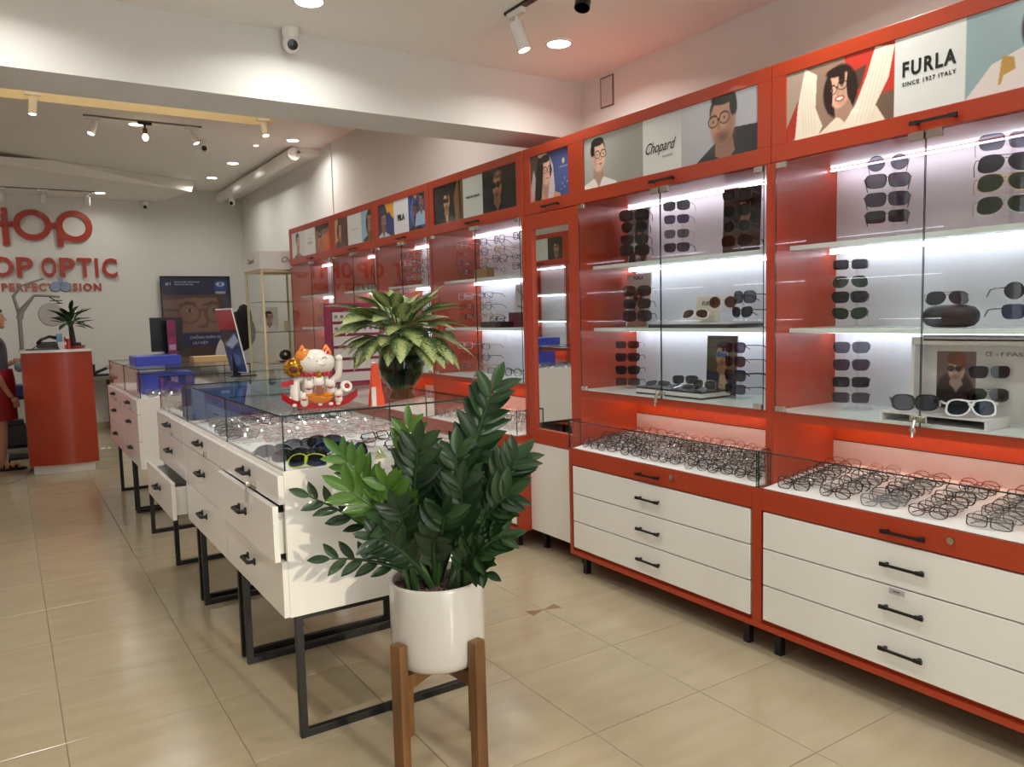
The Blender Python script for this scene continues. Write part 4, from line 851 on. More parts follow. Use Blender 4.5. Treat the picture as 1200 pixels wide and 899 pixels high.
t = thing('spectacle_case', 'long rounded black spectacle case on the middle shelf', 'case', (2.78, 1.447, 1.334)); MB().tube([(2.78, 1.447-q, 1.374) for q in (-.093, -.089, -.078, -.055, 0, .055, .078, .089, .093)], [.008, .022, .033, .039, .040, .039, .033, .022, .008], 18).build('shell', mat('black_leather', (22, 22, 24), .5), t, True); MB().ell((2.78, 1.447, 1.374), (.0415, .0945, .0015), 20).build('seam', BLACKP, t, True)
shades((2.765, 1.452, 1.440), -1.03, 'aviator', 'thin', 'gun', 'dark', label='dark aviators standing on the black spectacle case', sc=.98)
shades((2.78, 1.205, 1.455), -.75, 'round', 'mid', 'black', 'dark', label='round black sunglasses cut by the right edge, middle shelf')
shades((2.78, 1.205, 1.387), -.75, 'square', 'mid', 'black', 'blue', label='blue-lensed sunglasses under the round pair at the right edge')
rack(1.205, 2.83, 1.333, 1.47, 'clear rack of two sunglasses at the right edge, middle shelf', arms=2)
t = thing('white_riser', 'white open riser box holding two sunglasses on the bottom board', 'riser', (2.69, 1.43, 1.004))
MB().box(2.63, 2.78, 1.245, 1.61, 1.034, 1.040).build('top', OFFW, t); MB().box(2.63, 2.78, 1.245, 1.61, 1.0045, 1.008).build('bottom', OFFW, t)
for y in (1.245, 1.602): MB().box(2.63, 2.78, y, y+.008, 1.008, 1.034).build('side', OFFW, t)
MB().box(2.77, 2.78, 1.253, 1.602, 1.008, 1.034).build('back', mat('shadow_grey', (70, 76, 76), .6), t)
shades((2.66, 1.50, 1.075), -1.0, 'big', 'fat', 'black', 'smoke', label='thick black square sunglasses on the white riser, left', sc=1.0)
shades((2.66, 1.31, 1.075), -.95, 'aviator', 'fat', 'white', 'blue', label='white-framed aviators with blue lenses on the white riser', sc=1.05)
t = thing('brand_display_board', 'white display board with a portrait and two sunglasses on the bottom board', 'display board', (2.86, 1.33, 1.004))
M_ = Matrix.Translation((2.86, 1.33, 1.005)) @ Matrix.Rotation(.12, 4, 'Z')
MB().box(-.006, .0, -.24, .24, 0, .30, M=M_).build('board', OFFW, t); MB().box(-.10, .0, -.24, .24, .27, .28, M=M_).box(-.10, -.092, -.24, .24, .28, .296, M=M_).box(-.10, 0, .23, .24, .0, .28, M=M_).build('case_rim', OFFW, t); MB().box(-.1015, -.1, -.23, .2, .284, .290, M=M_).build('slot', BLACKP, t)
pr = Print(.13, .205, 70, (120, 98, 96)); pr.E(.3, .3, .3, .35, (56, 44, 44), soft=.2); pr.face(.32, .68, .2, (214, 178, 160), (112, 66, 44), -.2, 'm', lens=(40, 26, 24), top=(52, 42, 42)); pr.E(.32, .88, .16, .12, (120, 72, 48)); pr.obj('print', M_ @ basis((0, -1, 0), (0, 0, 1), (-.0066, .125, .14)), t)
for tx, yy, w, s in (('CE', .02, .022, .022), ('x', -.005, .008, .012), ('f FASH', -.06, .09, .018)): 
    vs, fs = text_geo(tx, s, depth=.0004, width=w, bold=.0005); M2 = M_ @ basis((0, -1, 0), (0, 0, 1), (-.0075, yy, .235)); MB().add([M2 @ v for v in vs], fs).build('lettering', GREYINK, t)
shades((2.80, 1.322, 1.182), -.9, 'square', 'thin', 'gun', 'dark', label='dark metal sunglasses upper pair on the white display board', sc=.95)
shades((2.80, 1.325, 1.105), -.9, 'aviator', 'thin', 'black', 'green', label='green-lensed sunglasses lower pair on the white display board', sc=.95)
# -------- second cabinet
def card(name, label, y, x, z, w, h, pr, turn=0.0, lean=.05, texts=(), cat='display card'):
    t = thing(name, label, cat, (x, y, z+.0006)); M_ = Matrix.Translation((x, y, z+.0008)) @ Matrix.Rotation(turn, 4, 'Z') @ Matrix.Rotation(lean, 4, 'Y'); MB().box(0, .006, -w/2, w/2, 0, h, M=M_).build('card', OFFW, t)
    pr.obj('print', M_ @ basis((0, -1, 0), (0, 0, 1), (-.0006, 0, h/2)), t)
    for tx, yy, zz, s, ww, m in texts:
        vs, fs = text_geo(tx, s, depth=.0003, width=ww, bold=.0006); M2 = M_ @ basis((0, -1, 0), (0, 0, 1), (-.0012, yy, zz)); MB().add([M2 @ v for v in vs], fs).build('lettering', m, t)
    MB().add([M_ @ Vector(q) for q in ((.006, -.01, 0), (.006, .01, 0), (.05, .01, 0), (.05, -.01, 0), (.006, -.01, h*.6), (.006, .01, h*.6))], [(0, 1, 2, 3), (0, 4, 5, 1), (1, 5, 2), (0, 3, 4), (2, 5, 4, 3)]).build('easel_back', OFFW, t)
    return t
pr = Print(.22, .29, 60, (150, 186, 206)); pr.P([(.1, 0), (.2, .45), (.5, .5), (.6, 0)], (120, 140, 150)); pr.face(.42, .68, .17, (206, 160, 140), (96, 60, 44), .1, 'f', lens=(30, 24, 26), top=(206, 214, 214)); pr.P([(0, 0), (.1, .3), (.3, .2), (.3, 0)], (70, 60, 70)); pr.E(.6, .2, .12, .16, (120, 80, 50))
card('poster_card', 'blue portrait card behind four sunglasses, top shelf, next to the mirror', 3.14, 2.86, 1.665, .22, .29, pr, -.25)
column(3.076, 2.78, (1.915, 1.855, 1.79, 1.735), [('big', 'mid', 'black', 'dark'), ('round', 'mid', 'gun', 'dark'), ('square', 'mid', 'wine', 'dark'), ('big', 'mid', 'black', 'dark')],
       ['large black sunglasses topmost before the blue portrait card', 'round sunglasses second down before the blue portrait card', 'wine-dark square sunglasses third down before the blue portrait card', 'large black sunglasses lowest before the blue portrait card'], -.9, 1.665, 'clear rack in front of the blue portrait card', 1.1)
column(2.772, 2.78, (1.926, 1.86, 1.79, 1.724), [('big', 'thin', 'black', 'dark'), ('square', 'thin', 'gun', 'purple'), ('square', 'thin', 'gold', 'smoke'), ('square', 'mid', 'black', 'purple')],
       ['large round-edged sunglasses topmost right of the cabinet door seam', 'purple sunglasses second down right of the door seam', 'gold-rimmed smoke sunglasses third down right of the door seam', 'black sunglasses lowest right of the door seam, top shelf'], -1.05, 1.665, 'clear rack right of the door seam on the second top shelf', .95)
pr = Print(.19, .31, 60, (52, 50, 58)); pr.face(.36, .66, .17, (198, 150, 130), (40, 28, 26), -.1, 'f', lens=(20, 16, 18), top=(90, 70, 66)); card('poster_card', 'dark portrait card behind four sunglasses at the right of the top shelf', 2.46, 2.88, 1.665, .19, .31, pr, .2)
column(2.417, 2.80, (1.928, 1.86, 1.79, 1.725), [('square', 'thin', 'gun', 'dark'), ('round', 'thin', 'black', 'dark'), ('round', 'thin', 'gun', 'dark'), ('big', 'mid', 'tort', 'brown')],
       ['square sunglasses topmost before the dark portrait card', 'round sunglasses second down before the dark portrait card', 'thin round sunglasses third down before the dark portrait card', 'brown tortoise sunglasses lowest before the dark portrait card'], -1.25, 1.665, 'clear rack in front of the dark portrait card', 1.05)
pr = Print(.23, .285, 60, (226, 226, 226)); pr.R(.12, .62, .1, .75, (150, 170, 180)); pr.face(.4, .5, .16, (206, 160, 140), (60, 30, 28), .1, 'f', lens=(30, 24, 26), top=(170, 140, 110))
card('brand_card', 'white lettered card behind three sunglasses on the middle shelf', 3.17, 2.88, 1.333, .23, .285, pr, -.15, texts=[('FURLA', 0, .262, .026, .09, INK)])
column(3.084, 2.80, (1.524, 1.457, 1.393), [('big', 'thin', 'tort', 'brown'), ('square', 'mid', 'black', 'dark'), ('big', 'mid', 'black', 'purple')],
       ['brown-lensed sunglasses topmost before the white lettered card', 'black square sunglasses in the middle before the white lettered card', 'large black sunglasses lowest before the white lettered card'], -.95, 1.333, 'clear rack in front of the white lettered card', 1.1)
tag(MB().box(2.70, 2.92, 2.36, 2.89, 1.3335, 1.350).build('dark_riser', [mat('riser_black', (34, 34, 36), .3)]), 'low black-edged riser along the right of the middle shelf', 'riser')
tag(MB().box(2.72, 2.93, 2.38, 2.89, 1.3505, 1.356).build('riser_sheet', OFFW), 'thin white sheet lying on the black-edged riser', 'sheet')
pr = Print(.17, .115, 40, (226, 222, 206)); card('brand_card', 'small cream lettered card on the black-edged riser', 2.64, 2.84, 1.356, .17, .125, pr, -.1, lean=.2, texts=[('FURLA', 0, .09, .03, .085, INK)])
shades((2.78, 2.652, 1.402), -1.2, 'aviator', 'mid', 'white', 'brown', label='white-framed brown aviators tilted before the cream card', tilt=-.5, sc=.95)
rack(2.42, 2.85, 1.356, 1.49, 'clear rack of three sunglasses on the black-edged riser', arms=2)
shades((2.79, 2.49, 1.450), -1.1, 'round', 'thin', 'gold', 'brown', label='round brown sunglasses left of the pair on the riser rack')
shades((2.80, 2.378, 1.470), -1.75, 'big', 'mid', 'black', 'smoke', label='large black sunglasses upper at the right on the riser rack')
shades((2.80, 2.392, 1.402), -1.75, 'cat', 'mid', 'black', 'dark', label='black cat-eye sunglasses lower at the right on the riser rack')
column(3.141, 2.78, (1.241, 1.174, 1.105, 1.042), [('rect', 'thin', 'wine', 'brown'), ('square', 'mid', 'wine', 'purple'), ('square', 'mid', 'black', 'dark'), ('rect', 'mid', 'black', 'smoke')],
       ['slim wine-coloured sunglasses topmost on the bottom rack beside the mirror cabinet', 'wine square sunglasses second down beside the mirror cabinet, bottom rack', 'black square sunglasses third down beside the mirror cabinet, bottom rack', 'grey gradient sunglasses lowest beside the mirror cabinet, bottom rack'], -.98, 1.004, 'clear rack at the left of the second bottom board', 1.0)
t = thing('display_tray', 'black and white flat display tray loaded with sunglasses', 'tray', (2.72, 2.72, 1.004))
MB().box(2.66, 2.86, 2.50, 2.94, 1.0045, 1.012).box(2.66, 2.86, 2.50, 2.94, 1.032, 1.04).build('deck', BLACKP, t); MB().box(2.663, 2.857, 2.503, 2.937, 1.012, 1.032).build('band', OFFW, t)
for k, (y, x, z, kd, fm, lm, rz, ti, l) in enumerate(((2.86, 2.73, 1.058, 'square', 'gun', 'smoke', -1.1, -1.1, 'metal sunglasses lying at the left of the black and white tray'), (2.72, 2.78, 1.078, 'square', 'black', 'dark', -1.0, -.2, 'black sunglasses standing at the middle of the black and white tray'), (2.66, 2.70, 1.056, 'big', 'silver', 'green', -1.5, -1.2, 'silver sunglasses lying at the front of the black and white tray'), (2.56, 2.74, 1.068, 'aviator', 'silver', 'green', -1.4, -.3, 'silver aviators at the right end of the black and white tray'))):
    shades((x, y, z), rz, kd, 'thin', fm, lm, label=l, tilt=ti, sc=.95)
pr = Print(.19, .285, 70, (80, 78, 40)); pr.P([(0, 0), (0, .4), (.3, .35), (.6, .3), (.67, 0)], (34, 38, 58)); pr.face(.34, .66, .2, (206, 160, 110), (46, 28, 24), -.05, 'm', lens=(50, 90, 150), top=(40, 44, 62)); pr.P([(.26, .0), (.3, .34), (.44, .34), (.5, .0)], (190, 160, 120))
card('portrait_card', 'dark portrait card of a man in blue glasses on the bottom board', 2.60, 2.90, 1.004, .19, .285, pr, .0)
column(2.425, 2.79, (1.242, 1.178, 1.114, 1.05), [('square', 'mid', 'wine', 'purple'), ('square', 'mid', 'wine', 'brown'), ('square', 'fat', 'black', 'dark'), ('rect', 'mid', 'black', 'smoke')],
       ['wine sunglasses topmost at the right of the bottom board beside the portrait card', 'wine sunglasses second down right of the portrait card', 'thick black sunglasses third down right of the portrait card', 'grey sunglasses lowest right of the portrait card'], -1.75, 1.004, 'clear rack right of the portrait card on the bottom board', 1.05)
# -------- optical frames in the further cabinets
FK = [('oval', 'mid', 'gold'), ('round', 'mid', 'gun'), ('rect', 'mid', 'gun'), ('oval', 'thin', 'black'), ('square', 'mid', 'clear'), ('cat', 'mid', 'black')]
def optic_col(y, x, z0, zs, group, lab, rz=-1.2, post=True, kinds=None):
    if post: rack(y, x+.045, z0, max(zs)+.02, lab[1], arms=len(zs))
    for i, z in enumerate(zs):
        k = (kinds or FK)[(i*5+int(y*7)) % len(kinds or FK)]; eye_small((x, y, z), (0, 0, rz+random.uniform(-.15, .15)), *k, label=lab[0], group=group, folded=False, sc=1.05)
tp = (1.922, 1.857, 1.793, 1.731)
for i, (y, w) in enumerate(((4.93, 'first'), (4.70, 'second'), (4.46, 'third'), (4.22, 'fourth'), (3.99, 'fifth'))):
    optic_col(y, 2.80 if i < 1 else 2.82, 1.665, tp, 'thin optical frames on the top shelf beyond the mirror', ('thin metal optical glasses on the top shelf racks beyond the mirror cabinet', w+' clear rack from the left on the top shelf beyond the mirror'), -1.45)
for i, (y, w) in enumerate(((4.90, 'left'), (4.63, 'middle'))):
    optic_col(y, 2.80, 1.333, (1.555, 1.48, 1.41), 'thin optical frames on the middle shelf beyond the mirror', ('thin optical glasses on the middle shelf racks beyond the mirror cabinet', w+' clear rack on the middle shelf beyond the mirror'), -1.4)
for i, (y, w) in enumerate(((4.93, 'left'), (4.68, 'right'))):
    optic_col(y, 2.80, 1.004, (1.2, 1.125, 1.055), 'thin optical frames on the bottom racks beyond the mirror', ('thin optical glasses on the bottom board racks beyond the mirror cabinet', w+' clear rack on the bottom board beyond the mirror'), -1.3)
tag(MB().box(2.74, 2.80, 4.49, 4.66, 1.6655, 1.73).build('wooden_box', mat('tan_wood', (150, 112, 66), .5), bevel=.004), 'small tan box on the top shelf among the optical frames', 'box')
pr = Print(.2, .28, 50, (224, 222, 224)); pr.P([(.55, 1), (.71, 1), (.71, .6)], (150, 60, 76)); pr.L([(.1, .9), (.5, .6)], .012, (60, 60, 64)); pr.L([(.1, .5), (.55, .4)], .012, (60, 60, 64)); pr.L([(.3, .85), (.32, .6)], .01, (60, 60, 64))
card('frame_card', 'white card printed with spectacle temples, middle shelf beyond the mirror', 4.28, 2.88, 1.333, .2, .28, pr)
t = thing('presentation_box', 'dark maroon presentation box holding glasses, middle shelf', 'box', (2.78, 4.42, 1.333)); MB().box(2.72, 2.82, 4.30, 4.56, 1.3335, 1.372).build('base', mat('dark_maroon', (50, 28, 34), .4), t, bevel=.003); MB().box(2.82, 2.83, 4.2, 4.36, 1.3335, 1.43).build('lid', mat('maroon', (92, 40, 50), .4), t, bevel=.002)
eye_small((2.77, 4.43, 1.392), (-.3, 0, -1.3), 'rect', 'mid', 'black', 'clear', 'black glasses on the dark maroon presentation box', cat='eyeglasses')
tag(MB().box(2.64, 2.86, 4.05, 4.52, 1.0045, 1.018).build('clear_riser', OFFW), 'low white riser on the bottom board beyond the mirror', 'riser')
for i, (y, k, l) in enumerate(((4.42, 'rect', 'left'), (4.33, 'square', 'middle'), (4.2, 'round', 'right'))): eye_small((2.74, y, 1.043), (0, 0, -1.1), k, 'mid', 'black' if i else 'gun', 'clear', l+' of three dark optical glasses on the low white riser', cat='eyeglasses', folded=False)
for (y0, g, w) in ((5.03, 'optical frames in the cabinet behind the leafy vase plant', 'behind the leafy vase plant'),):
    for i, y in enumerate((5.88, 5.66, 5.4, 5.15)):
        optic_col(y, 2.80, 1.665, tp, g+', top shelf', ('rimless optical glasses on the top shelf of the cabinet '+w, ['first', 'second', 'third', 'fourth'][i]+' clear rack from the left in the top shelf '+w), -1.3)
    for i, y in enumerate((5.66, 5.2)):
        optic_col(y, 2.82, 1.333, (1.555, 1.48, 1.41), g+', middle shelf', ('optical glasses on the middle shelf of the cabinet '+w, ['left', 'right'][i]+' clear rack in the middle shelf '+w), -1.3)
pr = Print(.62, .22, 50, (40, 44, 74)); 
for k in range(26): pr.E(random.random()*2.8, random.random(), .06+.12*random.random(), .05+.1*random.random(), random.choice([(200, 160, 60), (180, 190, 210), (60, 80, 160), (30, 30, 40), (120, 130, 150), (20, 24, 40)]))
card('collage_card', 'long dark blue collage card in the second cabinet from the far end', 6.35, 2.9, 1.71, .5, .24, pr); tag(MB().box(2.74, 2.88, 6.1, 6.85, 1.6655, 1.71).build('grey_display_block', mat('speckled_grey', (150, 156, 150), .5, noise=((40, 44, 44), 40, .1))), 'speckled grey block in the second cabinet from the far end', 'block')
pr = Print(.36, .28, 50, (196, 196, 190)); pr.P([(.2, 0), (.4, .9), (.9, .8), (1.2, 0)], (128, 100, 90)); pr.E(.6, .5, .2, .3, (90, 70, 66)); card('portrait_card', 'arched portrait card on the top shelf of the far end cabinet', 7.45, 2.88, 1.665, .36, .28, pr)
pr = Print(.3, .28, 50, (150, 170, 190)); pr.face(.5, .55, .25, (170, 140, 130), (30, 26, 30), .1, 'm', lens=(20, 20, 24), top=(110, 130, 160)); card('portrait_card', 'blue portrait card on the bottom board of the far end cabinet', 7.5, 2.86, 1.004, .3, .28, pr)
optic_col(7.95, 2.80, 1.333, (1.56, 1.49, 1.41), 'frames in the far end cabinet', ('optical glasses on the middle shelf of the far end cabinet', 'clear rack on the middle shelf of the far end cabinet'), -1.2)
# -------- glasses lying in the trays of the wall cabinets
def tray_fill(y0, y1, cols, rows, label, group, pal, rnd=.01, pitch=-.32, x0=2.56, x1=2.945):
    for i in range(cols):
        for j in range(rows):
            y = y0+(y1-y0)*(i+.5)/cols+random.uniform(-rnd, rnd); x = x0+(x1-x0)*(j+.5)/rows+random.uniform(-.006, .006)
            z = .690+.055*(x-2.532)/.468+.024; k = random.choice(pal)
            eye_small((x, y, z), (pitch+random.uniform(-.1, .1), random.uniform(-.06, .06), -1.42+random.uniform(-.14, .14)), *k, 'clear', label=label, group=group)
PK = [('oval', 'mid', 'black'), ('square', 'mid', 'black'), ('rect', 'mid', 'gun'), ('round', 'mid', 'black'), ('oval', 'mid', 'wine'), ('square', 'mid', 'black'), ('square', 'mid', 'grey'), ('oval', 'thin', 'silver')]
tray_fill(.94, 2.04, 6, 9, 'dark-rimmed eyeglasses in the nearest cabinet tray, in columns', 'eyeglasses in the nearest cabinet tray', PK, .006)
tray_fill(2.11, 3.29, 8, 10, 'thin-rimmed eyeglasses packed in the second cabinet tray', 'eyeglasses in the second cabinet tray', [('oval', 'mid', 'black'), ('round', 'thin', 'black'), ('oval', 'mid', 'gun'), ('square', 'mid', 'black'), ('oval', 'thin', 'silver')], .02)
tray_fill(3.88, 4.98, 7, 6, 'thin-rimmed eyeglasses packed in the tray beyond the mirror', 'eyeglasses in the tray beyond the mirror', [('oval', 'thin', 'silver'), ('round', 'thin', 'gun'), ('oval', 'thin', 'clear')], .02)
# -------- glasses in the counters
def counter_fill(xa, xb, ya, yb, nx, ny, label, group, pal, rz=0.0, pitch=-.75, z=.942, lm='clear'):
    for i in range(nx):
        for j in range(ny):
            x = xa+(xb-xa)*(i+.5)/nx+random.uniform(-.012, .012); y = ya+(yb-ya)*(j+.5)/ny+random.uniform(-.006, .006)
            eye_small((x, y, z), (pitch+random.uniform(-.1, .1), random.uniform(-.08, .08), rz+random.uniform(-.25, .25)), *random.choice(pal), lm, label=label, group=group)
counter_fill(.86, 1.42, 3.04, 3.25, 4, 3, 'pale pink and clear eyeglasses in rows at the back of the nearest counter', 'pale eyeglasses in the nearest counter', [('oval', 'thin', 'pink'), ('round', 'thin', 'clear'), ('square', 'thin', 'pink'), ('oval', 'thin', 'silver')], z=.945)
counter_fill(.80, 1.42, 3.30, 3.54, 4, 4, 'pale pink and clear eyeglasses in the front rows of the middle counter', 'pale eyeglasses in the middle counter', [('oval', 'thin', 'pink'), ('round', 'thin', 'clear'), ('square', 'thin', 'pink'), ('oval', 'thin', 'clear')], z=.945)
counter_fill(1.02, 1.42, 3.60, 3.64, 3, 1, 'black eyeglasses in one row in the middle counter', 'black eyeglasses in the middle counter', [('rect', 'mid', 'black')], z=.955, rz=-.3)
counter_fill(.76, 1.40, 3.70, 4.05, 4, 5, 'grey and silver eyeglasses in rows at the back of the middle counter', 'grey eyeglasses in the middle counter', [('oval', 'thin', 'gun'), ('square', 'mid', 'grey'), ('round', 'thin', 'gun'), ('square', 'thin', 'wine')], rz=-.5)
counter_fill(.76, .86, 3.34, 3.66, 1, 5, 'grey eyeglasses in a column along the front glass of the middle counter', 'grey eyeglasses along the front glass', [('square', 'mid', 'grey'), ('square', 'mid', 'gun')], rz=-.5)
counter_fill(.78, 1.40, 4.60, 4.84, 4, 3, 'assorted eyeglasses in the far counter of the near row', 'eyeglasses in the far counter of the near row', [('oval', 'thin', 'gun'), ('square', 'mid', 'tort'), ('round', 'thin', 'gold')])
counter_fill(.78, 1.38, 5.68, 5.95, 4, 3, 'assorted eyeglasses in the near counter of the far pair', 'eyeglasses in the near counter of the far pair', [('oval', 'thin', 'gun'), ('square', 'mid', 'grey'), ('round', 'thin', 'silver')])
tag(MB().box(1.0, 1.44, 2.96, 3.26, .9185, .925).build('white_mat', TRAY), 'white display mat under the pale eyeglasses of the nearest counter', 'mat')
# sport glasses at the front of the nearest counter
for x, y, fm, lm, rz, ti, l in ((.80, 2.84, 'grey', 'smoke', .1, -.5, 'grey goggles leftmost in the nearest counter'), (.83, 2.72, 'grey', 'smoke', .2, -.5, 'smoke-grey sport sunglasses in front of the leftmost grey goggles'), (.92, 2.90, 'black', 'smoke', .1, -.4, 'dark grey wraparound sunglasses behind the glass corner'),
                                (1.02, 2.92, 'black', 'dark', -.1, -.35, 'large black wraparound sunglasses behind the blue pair'), (.99, 2.76, 'blue', 'blue', -.2, -.35, 'blue-framed wraparound sport sunglasses in the nearest counter'), (.825, 2.56, 'lime', 'blue', -.35, -.5, 'navy and lime sport sunglasses at the near glass corner'),
                                (.86, 2.66, 'black', 'dark', -.1, -.4, 'black sport sunglasses just behind the navy and lime pair'), (1.0, 2.57, 'blue', 'green', .9, -.4, 'blue sport sunglasses with green lenses seen from the side'), (1.04, 2.65, 'black', 'blue', .6, -.4, 'black and blue wrap sunglasses right of the blue pair')):
    shades((x, y, .946), rz-.3, 'sport', 'mid', fm, lm, label=l, tilt=ti, sc=1.0)
for x, y, k, fm, rz, l in ((1.10, 2.55, 'rect', 'lime', 1.1, 'lime green glasses near the front glass of the nearest counter'), (1.24, 2.93, 'rect', 'black', .2, 'black rectangular glasses behind the plant, left of two'), (1.36, 2.90, 'square', 'black', -.1, 'black square glasses behind the plant, right of two'), (1.24, 2.70, 'square', 'wine', .3, 'dark red glasses in the nearest counter behind the plant'), (1.12, 2.80, 'oval', 'pink', 0, 'pale pink glasses right of the blue sport sunglasses'), (1.38, 2.57, 'oval', 'pink', 0, 'pale pink glasses at the right front corner of the nearest counter')):
    eye_small((x, y, .940), (-.6, 0, rz), k, 'mid', fm, 'clear', l)
# boxes inside the counters
BL = mat('blue_card', (44, 92, 150), .35); TEAL = mat('teal_card', (24, 104, 128), .35); BB = mat('royal_blue', (54, 70, 178), .35)
tag(MB().box(.765, 1.09, 4.12, 4.40, .9185, 1.085).build('blue_box', BL, bevel=.003), 'blue box standing inside the far counter of the near row', 'box')
tag(MB().box(1.10, 1.38, 4.22, 4.50, .9185, 1.088).build('teal_box', TEAL, bevel=.003), 'teal box right of the blue box inside the counter', 'box')
tag(MB().box(1.12, 1.36, 4.11, 4.19, .9185, 1.0).build('navy_box', mat('navy_card', (40, 50, 96), .4), bevel=.003), 'low navy box in front of the teal box inside the counter', 'box')
tag(MB().box(.80, 1.15, 6.05, 6.35, .914, 1.06).build('blue_box', BB, bevel=.003), 'royal blue box inside the near counter of the far pair', 'box')
tag(MB().box(.76, 1.06, 6.02, 6.36, 1.1175, 1.185).build('blue_box', BB, bevel=.006), 'royal blue box lying on top of the far pair of counters', 'box')
tag(MB().box(1.17, 1.44, 6.15, 6.30, 1.1175, 1.16).build('wooden_tray', mat('pale_wood', (196, 160, 110), .5), bevel=.003), 'pale wooden tray on the glass of the far pair of counters', 'tray')
# ================================================================== THINGS ON THE COUNTERS
t = thing('monitor', 'black monitor seen from behind on the far pair of counters', 'monitor', (1.04, 6.45, 1.117))
MB().box(.93, 1.16, 6.44, 6.47, 1.20, 1.46).build('screen_housing', BLACKP, t, bevel=.004); MB().box(1.03, 1.06, 6.47, 6.49, 1.13, 1.34).build('stand_arm', BLACKP, t); MB().box(.97, 1.12, 6.42, 6.56, 1.1175, 1.13).build('foot', BLACKP, t, bevel=.003)
MAG = mat('magenta_card', (176, 44, 110), .4)
t = thing('swatch_strip', 'upright pink and violet swatch strip in front of the black monitor', 'swatch strip', (1.06, 6.30, 1.117))
MB().box(1.025, 1.085, 6.30, 6.306, 1.1175, 1.44).build('strip', mat('strip_violet', (120, 44, 92), .35), t)
for k, c in enumerate(((150, 34, 70), (120, 30, 62), (156, 40, 80), (190, 150, 170), (130, 36, 84), (96, 66, 140))): MB().box(1.032, 1.078, 6.2985, 6.30, 1.40-.052*k-.03, 1.40-.052*k+.012).build('swatch', mat('swatch_%d' % k, c, .4), t)
t = thing('tablet_stand', 'leaning tablet with red and blue advert on a black stand', 'tablet', (1.09, 4.42, 1.113))
MB().box(1.02, 1.16, 4.38, 4.50, 1.1135, 1.121).build('base', BLACKP, t, bevel=.002); MB().box(1.045, 1.085, 4.43, 4.445, 1.121, 1.36).build('post', BLACKP, t)
pr = Print(.16, .37, 60, (40, 62, 110)); pr.R(0, 1, .68, 1, (160, 36, 34)); pr.R(0, 1, .4, .68, (44, 50, 66)); pr.P([(.05, .45), (.35, .62), (.42, .5), (.2, .38)], (140, 160, 190)); pr.E(.22, .2, .12, .1, (70, 110, 160))
M_ = Matrix.Translation((1.075, 4.42, 1.135)) @ Matrix.Rotation(-1.25, 4, 'Z') @ Matrix.Rotation(.22, 4, 'X'); MB().box(-.08, .08, 0, .008, 0, .36, M=M_).build('panel', OFFW, t, bevel=.001); pr.h = .35; pr.obj('screen', M_ @ basis((1, 0, 0), (0, 0, 1), (0, -.0008, .18)), t, gloss=.2)
# lens display board
t = thing('lens_display_board', 'maroon-framed lens display board with pale rows behind the vase plant', 'display board', (1.36, 3.46, 1.113)); MR = mat('board_maroon', (134, 30, 68), .3)
MB().box(1.235, 1.50, 3.46, 3.475, 1.1135, 1.49).build('backing', MR, t); MB().box(1.235, 1.262, 3.448, 3.46, 1.1135, 1.49).box(1.262, 1.50, 3.448, 3.46, 1.462, 1.49).build('frame', MR, t)
for k in range(6):
    z = 1.448-.056*k; MB().box(1.268, 1.497, 3.452, 3.4595, z-.042, z).build('lens_row', mat('row_cream', (196, 184, 180), .4), t)
for k in range(2):
    m = MB()
    for j in range(8): m.lathe([(0, 0), (.008, 0), (.008, .003), (0, .003)], n=10, M=Matrix.Translation((1.285+.028*j, 3.452, 1.428-.056*k)) @ Matrix.Rotation(math.pi/2, 4, 'X'))
    o = m.build('sample_lens', mat('sample_grey', (120, 116, 122), .2), t); o['kind'] = 'stuff'
# orange tent card
t = thing('orange_tent_card', 'small upright orange card with a white strip at the front of the counter glass', 'card', (1.075, 2.515, 1.113))
MB().prism([(1.045, 1.1135), (1.10, 1.1135), (1.078, 1.262), (1.062, 1.262)], 2.51, 2.53, 'Y').build('card', mat('vivid_orange', (220, 74, 30), .4), t); MB().box(1.05, 1.066, 2.506, 2.5095, 1.1135, 1.18).build('white_strip', OFFW, t); MB().ell((1.068, 2.52, 1.258), (.009, .008, .01), 10).build('white_tip', OFFW, t, True)

